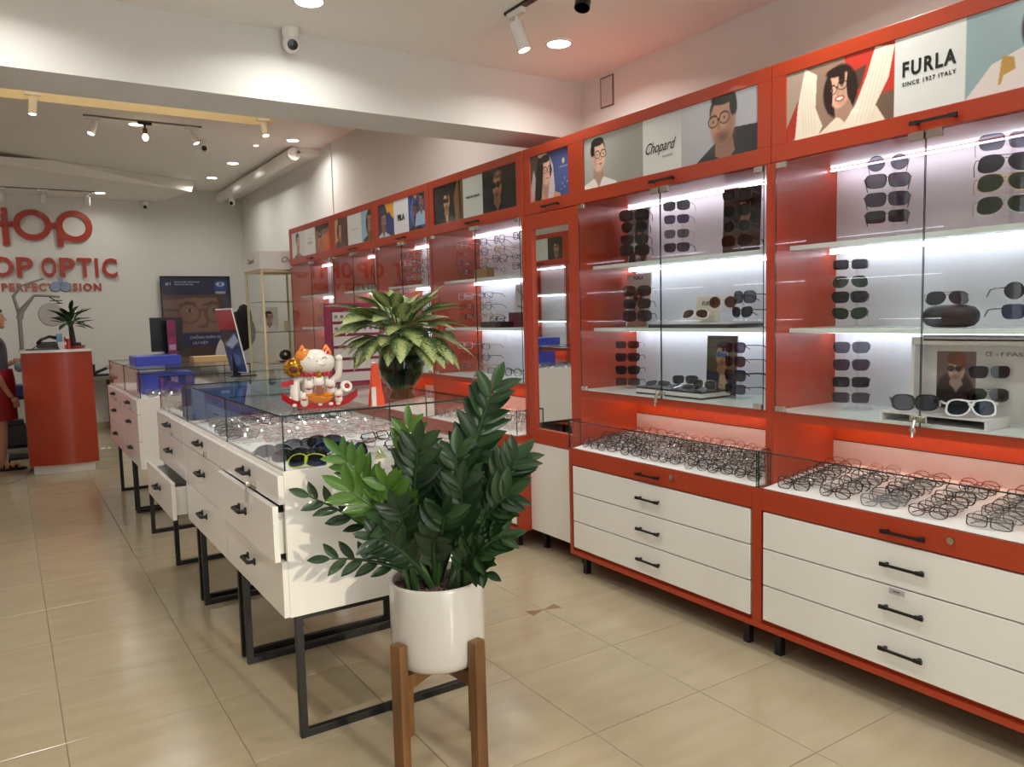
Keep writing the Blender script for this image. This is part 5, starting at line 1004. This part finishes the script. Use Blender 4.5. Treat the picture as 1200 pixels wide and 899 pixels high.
# lucky cat ----------------------------------------------------------
def lucky_cat():
    X, Y, Z0 = .905, 2.62, 1.1135; t = thing('lucky_cat_figurine', 'white porcelain lucky cat on a red boat base with gold ornaments', 'figurine', (X, Y, Z0)); t.rotation_euler = (0, 0, -.33); ORG[t.name] = None
    P = lambda n, m: mat(n, m, .15, coat=.6)
    Wc, Rd, Go, Or = P('porcelain_white', (236, 228, 214)), P('porcelain_red', (188, 24, 36)), mat('porcelain_gold', (206, 150, 40), .2, .7, noise=((130, 84, 20), 60, .15)), P('porcelain_orange', (226, 130, 36))
    b = MB()                                       # boat base, ends curling up
    n = 16; rows = []
    for k in range(n+1):
        u = -1+2*k/n; w = .052*math.sqrt(max(0.02, 1-u*u*.9)); zc = .012+.036*abs(u)**3.4; rows.append([(u*.128, -w, zc+.012), (u*.128, -w*.7, max(0, zc-.012)), (u*.128, w*.7, max(0, zc-.012)), (u*.128, w, zc+.012)])
    vs = [p for r in rows for p in r]; b.add(vs, [(4*k+j, 4*k+(j+1) % 4, 4*k+4+(j+1) % 4, 4*k+4+j) for k in range(n) for j in range(4)]+[(3, 2, 1, 0), (4*n, 4*n+1, 4*n+2, 4*n+3)]); b.build('boat_base', Rd, t, True)
    d = MB()
    for u in (-.085, -.05, 0, .035, .06): d.ell((u, -.047, .016), (.008, .004, .006), 8)
    d.build('base_ornament', Wc, t, True)
    MB().ell((-.015, .01, .085), (.05, .042, .062), 18).build('body', Wc, t, True)
    MB().ell((-.010, .004, .156), (.068, .054, .047), 22).build('head', Wc, t, True)
    MB().ell((-.045, .008, .175), (.035, .046, .032), 14).build('orange_patch', Or, t, True)
    for s, m in ((-1, Or), (1, Or)):
        MB().lathe([(.020, 0), (.013, .016), (.003, .032), (0, .033)], (-.012+s*.040, .0, .186), 14).build('ear', m, t, True); MB().lathe([(.012, 0), (.008, .010), (.0, .02)], (-.012+s*.040, -.012, .187), 12).build('inner_ear', Rd, t, True)
    f = MB(); f.ell((-.004, -.0475, .163), (.0035, .003, .002), 8)
    f.tube([(-.03, -.043, .152), (-.022, -.046, .148), (-.01, -.0475, .151), (-.003, -.0485, .154), (.006, -.0475, .150), (.018, -.045, .148), (.026, -.041, .153)], .0008, 5)
    for s in (-1, 1): f.tube([(-.005+s*.035, -.037, .172), (-.005+s*.027, -.042, .177), (-.005+s*.018, -.0435, .172)], .0011, 5)
    f.build('face_lines', mat('face_brown', (120, 70, 50), .4), t, True)
    MB().tube([(.045, 0, .09), (.066, -.004, .11), (.070, -.006, .14), (.070, -.008, .165)], [.014, .013, .012, .012], 10).ell((.070, -.012, .170), (.013, .012, .012), 12).build('raised_paw', Wc, t, True)
    MB().tube([(-.05, -.0, .105), (-.078, -.012, .095), (-.082, -.02, .06), (-.076, -.02, .03)], [.016, .016, .018, .02], 10).build('lowered_paw', Wc, t, True)
    g = MB(); g.ell((-.084, -.018, .142), (.032, .028, .034), 14)
    for k in range(7): a = k*.9; g.ell((-.084+.024*math.cos(a), -.03, .142+.024*math.sin(a)), .010, 8)
    g.build('gold_pot', Go, t, True); MB().ell((-.084, -.046, .138), (.013, .006, .013), 10).build('pot_mouth', mat('dark_red', (90, 26, 20), .4), t, True)
    c = MB()
    for k in range(9): a = math.pi*(.1+.8*k/8); c.ell((-.012+.05*math.cos(a), .0-.045*math.sin(a), .117), .008, 8)
    c.build('red_collar', Rd, t, True); MB().ell((.0, -.052, .118), (.011, .008, .011), 10).build('collar_bell', Go, t, True)
    for i, (x, z, s) in enumerate(((-.035, .082, .02), (-.002, .09, .022), (.036, .084, .02), (-.052, .045, .018), (.062, .05, .017))):
        m = MB().ell((x, -.05, z), (s*.9, s*.75, s*.85), 14).ell((x, -.045, z-s*1.1), (s*.8, s*.7, s*.9), 12)
        for q in (-1, 1): m.lathe([(s*.34, 0), (.001, s*.55)], (x+q*s*.5, -.048, z+s*.55), 8)
        k = m.build('kitten', Wc, t, True)
        MB().tube([(x-s*.4, -.05-s*.70, z-s*.5), (x, -.05-s*.85, z-s*.62), (x+s*.4, -.05-s*.70, z-s*.5)], .003, 6).build('kitten_bib', Rd, k, True)
    MB().ell((.0, -.045, .04), (.045, .03, .022), 16).tube([(-.045, -.06, .05), (0, -.078, .045), (.045, -.06, .05)], .004, 6).build('gold_ingot', Or, t, True)
    MB().prism([(-.014, .055), (.014, .055), (.014, .072), (.0, .084), (-.014, .072)], -.082, -.072, 'Y').build('house_charm', mat('charm_brown', (150, 90, 70), .3), t)
    MB().lathe([(0.010, 0), (.019, .001), (.022, .007), (.019, .013), (.010, .014)], n=18, M=Matrix.Translation((.088, -.03, .07)) @ Matrix.Rotation(1.2, 4, 'X') @ Matrix.Rotation(.3, 4, 'Y')).build('drum', Wc, t, True); MB().ell((.088, -.040, .074), (.010, .004, .010), 10).build('drum_mark', Rd, t, True)
    MB().box(-.125, -.10, -.03, -.026, .078, .098).box(-.1, -.085, -.03, -.026, .085, .102).build('red_tag', Rd, t)
lucky_cat()

# ================================================================== LEAVES
def leaf_mesh(name, m, prof, fold=.25, curve=.15, n=5):
    """unit leaf along +Y, surface facing +Z; prof: half widths along the length."""
    vs = []; N = len(prof)-1
    for i, w in enumerate(prof):
        u = i/N; z = -curve*u*u
        vs += [(-w, u, z+w*fold), (-w*.5, u, z+w*fold*.4), (0, u, z-.004), (w*.5, u, z+w*fold*.4), (w, u, z+w*fold)]
    fs = [(5*i+j, 5*i+j+1, 5*i+6+j, 5*i+5+j) for i in range(N) for j in range(4)]
    me = bpy.data.meshes.new(name); me.from_pydata(vs, [], fs); me.materials.append(m)
    for p in me.polygons: p.use_smooth = True
    me.update(); return me
def leaf_mat(name, c1, c2, rough=.42, varieg=False):
    m = mat(name, c1, rough, coat=.14, spec=.4); nt = m.node_tree; b = nt.nodes['Principled BSDF']; b.inputs['Subsurface Weight'].default_value = .0
    tc = nt.nodes.new('ShaderNodeTexCoord'); oi = nt.nodes.new('ShaderNodeObjectInfo'); mx = nt.nodes.new('ShaderNodeMix'); mx.data_type = 'RGBA'
    if not varieg:
        mx.inputs[6].default_value = rgb(c1); mx.inputs[7].default_value = rgb(c2); nt.links.new(oi.outputs['Random'], mx.inputs[0]); nt.links.new(mx.outputs[2], b.inputs['Base Color'])
    else:
        sp = nt.nodes.new('ShaderNodeSeparateXYZ'); nt.links.new(tc.outputs['Object'], sp.inputs[0]); ab = nt.nodes.new('ShaderNodeMath'); ab.operation = 'ABSOLUTE'; nt.links.new(sp.outputs[0], ab.inputs[0])
        n = nt.nodes.new('ShaderNodeTexNoise'); n.inputs['Scale'].default_value = 30; n.inputs['Detail'].default_value = 3; n.noise_dimensions = '4D'; nt.links.new(tc.outputs['Object'], n.inputs['Vector']); nt.links.new(oi.outputs['Random'], n.inputs['W'])
        ma = nt.nodes.new('ShaderNodeMath'); ma.operation = 'MULTIPLY_ADD'; ma.inputs[1].default_value = 1.5; nt.links.new(ab.outputs[0], ma.inputs[0]); nt.links.new(n.outputs[0], ma.inputs[2])
        r = nt.nodes.new('ShaderNodeValToRGB'); r.color_ramp.elements[0].position = .58; r.color_ramp.elements[1].position = .74; r.color_ramp.elements[0].color = rgb(c2); r.color_ramp.elements[1].color = rgb(c1)
        nt.links.new(ma.outputs[0], r.inputs[0]); nt.links.new(r.outputs[0], b.inputs['Base Color'])
    return m
ZD = leaf_mat('deep_green_leaf', (21, 44, 22), (36, 66, 28)); ZL = leaf_mat('fresh_green_leaf', (58, 94, 30), (80, 118, 38)); STEM = mat('green_stem', (64, 96, 44), .4); STEMD = mat('dark_stem', (40, 66, 34), .4)
ZP = [.02, .13, .185, .20, .18, .12, .015]
LMD = leaf_mesh('leaf', ZD, ZP, .35, .12); LML = leaf_mesh('leaf', ZL, ZP, .35, .12)
def orient(me, name, parent, base, d, nrm, s, w=1.0, org=None):
    Yv = Vector(d).normalized(); Zv = Vector(nrm); Zv = (Zv-Yv*Zv.dot(Yv)).normalized(); Xv = Yv.cross(Zv)
    M_ = Matrix((Xv*s*w, Yv*s, Zv*s)).transposed().to_4x4(); M_.translation = Vector(base)-Vector(org or (0, 0, 0))
    o = bpy.data.objects.new(name, me); COL.objects.link(o); o.parent = parent; o.matrix_local = M_; return o
RV = Vector((.838, -.545, 0)); FV = Vector((.545, .838, 0))
def zz_plant():
    C = Vector((1.10, 2.165, .575)); t = thing('zz_plant', 'large glossy green potted plant with feathered stems in the foreground', 'plant', tuple(C)); org = tuple(C)
    rnd = random.Random(11)
    # (right, up, toward camera, bow, leaf size, pairs, fresh)
    F = [(.20, .62, .02, .10, .105, 11, 0), (-.375, .30, .06, -.05, .072, 6, 0), (-.31, .115, .10, -.10, .075, 4, 0), (-.28, .42, .02, .10, .088, 9, 1), (-.24, .33, .12, .06, .10, 9, 1), (-.07, .50, .0, .02, .085, 8, 1), (-.03, .46, .10, .0, .10, 10, 0),
         (.27, .40, .05, .02, .10, 11, 0), (.24, .30, .10, -.05, .10, 9, 0), (.22, .36, -.10, .0, .10, 7, 0), (.22, .16, .06, -.10, .085, 7, 0), (.14, .12, .12, -.05, .09, 6, 0), (.08, .42, .05, .02, .105, 9, 0), (-.13, .34, .10, .0, .10, 9, 1), (.05, .26, .15, .03, .10, 6, 0), (.15, .50, -.06, .05, .10, 9, 0), (-.13, .24, .15, .0, .09, 6, 0), (.0, .32, -.08, 0, .10, 6, 0)]
    nl = 0; fol = MB()
    X2 = [(-.16, .20, .18, 0, .085, 8, 0), (.10, .34, .12, 0, .09, 8, 0), (.19, .26, .02, 0, .09, 8, 0), (-.02, .38, -.12, 0, .09, 8, 0), (.02, .20, .2, 0, .08, 7, 0), (.12, .22, -.1, 0, .09, 8, 0), (-.20, .30, -.05, 0, .09, 8, 0), (-.09, .28, .16, 0, .085, 8, 0), (.17, .08, .16, -.05, .07, 6, 0)]
    NF = len(F); F = F+X2
    for i, (r, u, f, bow, ls, np_, fresh) in enumerate(F):
        a0 = rnd.uniform(0, 6.28); base = C+Vector((.055*math.cos(a0), .055*math.sin(a0), -.02)); base += RV*(.05*(1 if r > 0 else -1))
        tip = C+RV*r+FV*(-f)+Vector((0, 0, u+.0)); mid = base.lerp(tip, .5)+Vector((0, 0, .06))+RV*(-.25*r)*.5+RV*bow*.2
        pts = []
        for k in range(13):
            q = k/12; pts.append(base*(1-q)**2+mid*2*q*(1-q)+tip*q*q)
        fr = thing_part = MB().tube(pts, [.0105-.0085*(k/12) for k in range(13)], 8).build('frond', STEM if fresh else STEMD, t, True)
        side = None
        for k in range(np_*2+1):
            q = .34+.66*(k/(np_*2)) if np_ > 5 else .45+.55*k/(np_*2)
            p = base*(1-q)**2+mid*2*q*(1-q)+tip*q*q; tg = ((mid-base)*2*(1-q)+(tip-mid)*2*q).normalized()
            sd = tg.cross(Vector((0, 0, 1)) if abs(tg.z) < .95 else FV)
            ref = -FV+Vector((0, 0, .35)); sd = tg.cross(ref).normalized(); up = sd.cross(tg).normalized()
            if up.dot(ref) < 0: up = -up
            s = (1 if k % 2 else -1)
            if k == np_*2: d = tg; s = 0
            else: d = (sd*s*.8+tg*rnd.uniform(.85, 1.15)+up*rnd.uniform(-.15, .45)).normalized()
            size = ls*(.78+.32*math.sin(math.pi*min(1, max(0, (q-.2)/.8))*.9))*rnd.uniform(.9, 1.08)
            nrm = up+sd*s*rnd.uniform(-1.1, -.3)+Vector((0, 0, .2))
            if i >= NF:
                Yv = d; Zv = (nrm-Yv*Yv.dot(nrm)).normalized(); Xv = Yv.cross(Zv); fol.add([p+(Xv*v.co.x+Yv*v.co.y+Zv*v.co.z)*size for v in LMD.vertices], [tuple(q_.vertices) for q_ in LMD.polygons]); continue
            orient(LML if fresh else LMD, 'leaf', fr, p, d, nrm, size, rnd.uniform(.9, 1.08), org); nl += 1
    o = fol.build('foliage', ZD, t, True); o['kind'] = 'stuff'; print('zz leaves', nl)
    # pot and soil
    p = thing('plant_pot', 'white glazed cylindrical pot holding the large green plant', 'pot', (1.10, 2.165, .33)); c = (1.10, 2.165, 0); R = .150
    prof = [(0, .325), (R-.035, .325), (R-.02, .328), (R-.008, .340), (R-.003, .36), (R, .40), (R, .585), (R-.002, .592), (R-.006, .595), (R-.011, .592), (R-.013, .585), (R-.014, .42), (0, .42)]
    MB().lathe(prof, c, 56).build('pot_shell', mat('glazed_white', (192, 189, 182), .2, coat=.4), p, True)
    so2 = MB(); so2.lathe([(R-.0145, .40), (R-.0145, .562), (R*.6, .568), (0, .572)], c, 30); o = so2.build('soil', mat('pebble_soil', (88, 62, 52), .8, noise=((44, 32, 28), 90, .1), bump=(120, 1.0)), p, True)
    g = MB(); r2 = random.Random(3)
    for k in range(420):
        a = r2.uniform(0, 6.283); q = R*.88*math.sqrt(r2.random()); s = r2.uniform(.003, .006); m_ = Matrix.Rotation(r2.uniform(0, 3), 3, 'Z').to_4x4(); x, y = c[0]+q*math.cos(a), c[1]+q*math.sin(a)
        g.add([(x+s, y, .571), (x, y+s, .57), (x-s, y, .571), (x, y-s, .57), (x, y, .571+s), (x, y, .565)], [(0, 1, 4), (1, 2, 4), (2, 3, 4), (3, 0, 4)], r2.randrange(2))
    g = g.build('gravel', [mat('gravel_brown', (120, 84, 72), .7), mat('gravel_grey', (96, 80, 74), .7)], p); g['kind'] = 'stuff'
    # stand
    s = thing('plant_stand', 'wooden four-legged plant stand carrying the white pot', 'plant stand', (1.10, 2.165, 0)); WD = mat('stand_wood', (124, 86, 46), .45, noise=((84, 54, 28), (30, 30, 3), .2)); 
    mid = Vector((1.147, 2.262)); ax = Vector((.205, -.11)).normalized(); 
    for k in range(4):
        a = math.atan2(-.11, .205)+math.pi/4+k*math.pi/2; x, y = 1.10+.168*math.cos(a), 2.165+.168*math.sin(a); M_ = Matrix.Translation((x, y, 0)) @ Matrix.Rotation(a, 4, 'Z'); MB().box(-.016, .016, -.023, .023, 0, .425, M=M_).build('leg', WD, s, bevel=.003)
    for k in range(2):
        a = math.atan2(-.11, .205)+math.pi/4+k*math.pi/2; M_ = Matrix.Translation((1.10, 2.165, 0)) @ Matrix.Rotation(a, 4, 'Z'); b = MB()
        z0 = .290+.0*k; n = 10; L = .152                      # arched bar, thicker at its ends
        pl = [(-L, z0+.0295), (L, z0+.0295)]+[(L-2*L*j/n, z0-.022*abs(1-2*j/n)**1.5+(.004 if k else 0)) for j in range(n+1)]
        b.prism(pl, -.012-.0, .012, 'Y'); b.v = [tuple(M_ @ Vector(v)) for v in b.v]; b.build('cross_bar', WD, s)
zz_plant()

# vase plant -------------------------------------------------------
VG = leaf_mat('variegated_leaf', (56, 80, 42), (160, 170, 108), .4, True); LV = leaf_mesh('leaf', VG, [.04, .17, .245, .26, .24, .18, .10, .01], .2, .30)
def vase_plant():
    C = Vector((1.245, 2.68, 1.315)); t = thing('variegated_plant', 'pale variegated leafy plant spreading from a green glass vase', 'plant', tuple(C)); org = tuple(C); rnd = random.Random(5)
    for k in range(9):
        a = k*.7; MB().tube([(C.x+.02*math.cos(a), C.y+.02*math.sin(a), 1.15), (C.x+.035*math.cos(a), C.y+.035*math.sin(a), 1.27), (C.x+.03*math.cos(a), C.y+.03*math.sin(a), 1.36)], .006, 6).build('stem', STEM, t, True)
    N = 72
    for k in range(N):
        a = k*2.39996+.4; el = 1.25-1.62*(k/N)**.9; L = rnd.uniform(.135, .18)*(1 if el < .9 else .85); out = Vector((math.cos(a), math.sin(a), 0))
        base = C+out*.02+Vector((0, 0, .05)); d = out*math.cos(el)+Vector((0, 0, math.sin(el)))
        if el < .2: base = base+out*.05+Vector((0, 0, -.02))
        if out.dot(-FV) > .2 and el > .75: L *= .8
        if out.x < -.45 and el < .3: L *= .8
        p1 = base+d*(.03+.07*rnd.random())
        st = None; nrm = Vector((0, 0, 1))*math.cos(el)-out*math.sin(el)+Vector((rnd.uniform(-.2, .2), rnd.uniform(-.2, .2), 0)); 
        d2 = (d+Vector((rnd.uniform(-.3, .3), rnd.uniform(-.3, .3), -.22+rnd.uniform(-.15, .15)))).normalized()
        pe = MB().tube([tuple(base), tuple(base.lerp(p1, .5)), tuple(p1)], .0028, 5).build('petiole', STEM, t, True); orient(LV, 'leaf', pe, p1, d2, nrm, L, rnd.uniform(.9, 1.1), org)
    v = thing('glass_vase', 'green-tinted footed glass vase on the counter glass, holding the leafy plant', 'vase', (1.245, 2.68, 1.113)); c = (1.245, 2.68, 1.1135)
    prof = [(0, 0), (.048, 0), (.052, .004), (.046, .016), (.040, .028), (.052, .045), (.080, .085), (.087, .125), (.080, .170), (.070, .195), (.067, .195), (.076, .168), (.083, .125), (.076, .087), (.048, .05), (0, .044)]
    MB().lathe(prof, c, 40).build('glass_shell', glass('vase_glass', (.62, .74, .60), 1.3), v, True)
    MB().lathe([(0, .047), (.045, .052), (.072, .088), (.079, .125), (.073, .160), (0, .161)], c, 32).build('water', glass('vase_water', (.34, .44, .26), .3), v, True)
    r = MB()
    for k in range(44):
        a = rnd.uniform(0, 6.28); q = rnd.uniform(.01, .055); r.tube([(c[0]+q*math.cos(a), c[1]+q*math.sin(a), c[2]+.15), (c[0]+q*1.1*math.cos(a+.6), c[1]+q*1.1*math.sin(a+.6), c[2]+.10), (c[0]+.6*q*math.cos(a+1.4), c[1]+.6*q*math.sin(a+1.4), c[2]+.06)], .0032, 4)
    o = r.build('roots', mat('root_green', (58, 70, 36), .6), v, True); o['kind'] = 'stuff'
vase_plant()
# desk plant ---------------------------------------------------------
def desk_plant():
    C = Vector((.585, 8.80, ztop)); t = thing('desk_plant', 'dark green leafy plant in a dark pot on the reception desk', 'plant', tuple(C)); rnd = random.Random(9); org = tuple(C)
    MB().lathe([(0, 0), (.045, 0), (.05, .01), (.05, .06), (.046, .06), (.044, .05), (0, .05)], tuple(C), 20).build('pot', mat('dark_pot', (50, 42, 40), .4), t, True)
    MB().lathe([(.0, 0.001), (.075, .001), (.085, .03), (.08, .03), (.07, .008), (0, .008)], tuple(C), 20).build('saucer', mat('red_dish', (140, 50, 38), .4), t, True)
    MB().tube([(C.x-.02, C.y, C.z+.05), (C.x-.035, C.y, C.z+.3)], [.03, .018], 8).build('stalk', mat('dark_stalk', (52, 48, 44), .7), t, True)
    for k in range(34):
        a = k*2.4; el = rnd.uniform(-.25, 1.1); out = Vector((math.cos(a), math.sin(a), 0)); b = C+Vector((-.03, 0, .22+.1*rnd.random())); d = out*math.cos(el)+Vector((0, 0, math.sin(el))); p1 = b+d*.05
        orient(LML if k == 4 else LMD, 'leaf', t, p1, d+Vector((0, 0, -.1)), Vector((0, 0, 1))-out*.3, rnd.uniform(.13, .2), .75, org)
desk_plant()

# ================================================================== PERSON at the left edge
def skin_body(name, joints, edges, m, parent, sub=2, root=0):
    me = bpy.data.meshes.new(name); me.from_pydata([j[0] for j in joints], edges, []); o = bpy.data.objects.new(name, me); COL.objects.link(o)
    o.modifiers.new('skin', 'SKIN'); sv = me.skin_vertices[0].data
    for i, j in enumerate(joints): r = j[1]; sv[i].radius = r if isinstance(r, tuple) else (r, r); sv[i].use_root = (i == root)
    s = o.modifiers.new('sub', 'SUBSURF'); s.levels = s.render_levels = sub
    dg = bpy.context.evaluated_depsgraph_get(); m2 = bpy.data.meshes.new_from_object(o.evaluated_get(dg)); m2.name = name; bpy.data.objects.remove(o)
    m2.materials.clear(); m2.materials.append(m)
    for p in m2.polygons: p.use_smooth = True; p.material_index = 0
    o = bpy.data.objects.new(name, m2); COL.objects.link(o); o.parent = parent; return o
def person():
    t = thing('person', 'standing person in a grey top and red skirt at the left edge, facing right', 'person', (-.09, 9.2, 0), (0, 0, 0)); ORG[t.name] = None
    SK = mat('skin', (196, 142, 112), .5, sss=.05); 
    # faces +X; y is across the body
    J = [((0, 0, .90), (.115, .13)), ((.0, 0, 1.03), (.095, .115)), ((.0, 0, 1.20), (.10, .13)), ((-.01, 0, 1.30), (.075, .12)), ((-.005, 0, 1.365), (.045, .045)), ((.01, 0, 1.41), (.042, .042)),
         ((.0, -.08, .82), .085), ((.01, -.085, .48), .052), ((.0, -.085, .26), .048), ((-.01, -.085, .075), .032), ((.10, -.09, .03), .025),
         ((.0, .08, .82), .085), ((-.03, .085, .48), .052), ((-.05, .085, .26), .048), ((-.07, .085, .075), .032), ((.03, .09, .03), .025),
         ((-.01, -.155, 1.27), .045), ((-.02, -.185, 1.02), .034), ((.07, -.17, .80), .026), ((.115, -.165, .72), .026),
         ((-.01, .155, 1.27), .045), ((-.0, .19, 1.03), .034), ((.11, .17, 1.04), .026), ((.155, .16, 1.07), .026),
         ((.012, 0, 1.50), (.078, .07)), ((.005, 0, 1.575), (.075, .066))]
    E_ = [(0, 1), (1, 2), (2, 3), (3, 4), (4, 5), (0, 6), (6, 7), (7, 8), (8, 9), (9, 10), (0, 11), (11, 12), (12, 13), (13, 14), (14, 15), (3, 16), (16, 17), (17, 18), (18, 19), (3, 20), (20, 21), (21, 22), (22, 23), (5, 24), (24, 25)]
    skin_body('body', J, E_, SK, t)
    h = MB().ell((.02, 0, 1.495), (.082, .068, .10), 22)
    h.tube([(.095, 0, 1.515), (.112, 0, 1.485), (.098, 0, 1.478)], [.008, .014, .010], 8).ell((.088, 0, 1.455), (.016, .022, .006), 10).ell((.088, 0, 1.447), (.015, .02, .006), 10).ell((.075, 0, 1.42), (.025, .028, .02), 12)
    for s in (-1, 1): h.ell((.01, s*.07, 1.49), (.014, .008, .024), 10)
    h.build('face', SK, t, True)
    e = MB()
    for s in (-1, 1): e.ell((.088, s*.03, 1.512), (.007, .012, .006), 10); e.tube([(.09, s*.015, 1.532), (.088, s*.048, 1.53)], .003, 5)
    e.build('eyes', mat('eye_dark', (30, 22, 20), .3), t, True)
    MB().ell((-.018, 0, 1.53), (.092, .078, .09), 22).ell((-.085, 0, 1.46), (.04, .05, .07), 14).ell((.03, 0, 1.575), (.06, .07, .03), 14).build('hair', mat('hair_black', (22, 18, 18), .4), t, True)
    GY = mat('grey_cloth', (84, 84, 90), .85); RS = mat('red_cloth', (150, 20, 24), .7)
    skin_body('top', [((0, 0, .93), (.125, .14)), ((.0, 0, 1.04), (.105, .125)), ((.005, 0, 1.2), (.115, .14)), ((-.01, 0, 1.30), (.085, .13)), ((-.008, 0, 1.345), (.062, .07)), ((-.01, -.15, 1.28), .06), ((-.018, -.18, 1.12), .05), ((-.01, .15, 1.28), .06), ((-.01, .18, 1.14), .05)], [(0, 1), (1, 2), (2, 3), (3, 4), (3, 5), (5, 6), (3, 7), (7, 8)], GY, t)
    sk = MB(); n = 28; prof = [(.135, .155, 1.0), (.15, .17, .90), (.155, .18, .78), (.15, .175, .60), (.152, .178, .50), (.145, .17, .50)]
    vs = [(a*math.cos(2*math.pi*k/n)+.0, b*math.sin(2*math.pi*k/n), z) for a, b, z in prof for k in range(n)]; sk.add(vs, [(i*n+k, i*n+(k+1) % n, (i+1)*n+(k+1) % n, (i+1)*n+k) for i in range(len(prof)-1) for k in range(n)]); sk.build('skirt', RS, t, True)
    for (x, y, z, sg) in ((.115, -.165, .72, -1), (.155, .16, 1.07, 1)):          # hands
        hd = MB(); hd.ell((x+.02, y, z-.02*(sg < 0)), (.034, .018, .034), 14)
        for k in range(4):
            if sg < 0: b0 = Vector((x+.005+.015*k, y, z-.045)); hd.tube([b0, b0+Vector((.004, 0, -.03)), b0+Vector((-.002, .008, -.055+.004*abs(k-1.5)))], [.008, .0075, .006], 6)
            else: b0 = Vector((x+.045, y-.0, z+.02-.014*k)); hd.tube([b0, b0+Vector((.028, -.008, .002)), b0+Vector((.045-.003*abs(k-1.5), -.025, .0))], [.008, .0075, .006], 6)
        hd.tube([(x+.01, y+.012*sg, z), (x+.035, y+.03, z+(.0 if sg > 0 else -.03)), (x+.05, y+.02, z+(.012 if sg > 0 else -.05))], [.010, .009, .007], 6); hd.build('hand', SK, t, True)
    for y, x in ((-.085, .0), (.085, -.06)):
        s_ = MB(); s_.prism([(x-.07, y-.035), (x+.10, y-.05), (x+.19, y-.03), (x+.19, y+.02), (x+.10, y+.045), (x-.07, y+.035)], 0, .02); f = s_.build('sandal_sole', BLACKP, t, bevel=.004)
        fo = MB(); fo.ell((x+.04, y, .045), (.10, .038, .032), 16)
        for k in range(5): fo.ell((x+.135-.006*k, y-.03+.015*k, .03), (.02, .009, .009), 8)
        fo.build('foot', SK, t, True); MB().tube([(x+.05, y-.045, .03), (x+.045, y, .088), (x+.05, y+.045, .03)], .01, 6).tube([(x+.10, y-.045, .025), (x+.095, y, .066), (x+.10, y+.045, .025)], .012, 6).tube([(x-.0, y-.04, .03), (x-.01, y, .105), (x, y+.04, .03)], .008, 6).build('sandal_strap', BLACKP, t, True)
    c = thing('blue_cup', 'pale blue crumpled mask held in the raised hand of the person', 'mask', (.10, 9.36, 1.02)); c.name = 'face_mask'; ORG[c.name] = (.10, 9.36, 1.02); MB().ell((.105, 9.345, 1.01), (.045, .02, .055), 12).tube([(.10, 9.345, 1.05), (.12, 9.34, 1.09), (.11, 9.34, 1.06)], .002, 5).build('cloth', mat('mask_blue', (150, 190, 200), .8), c, True)
person()
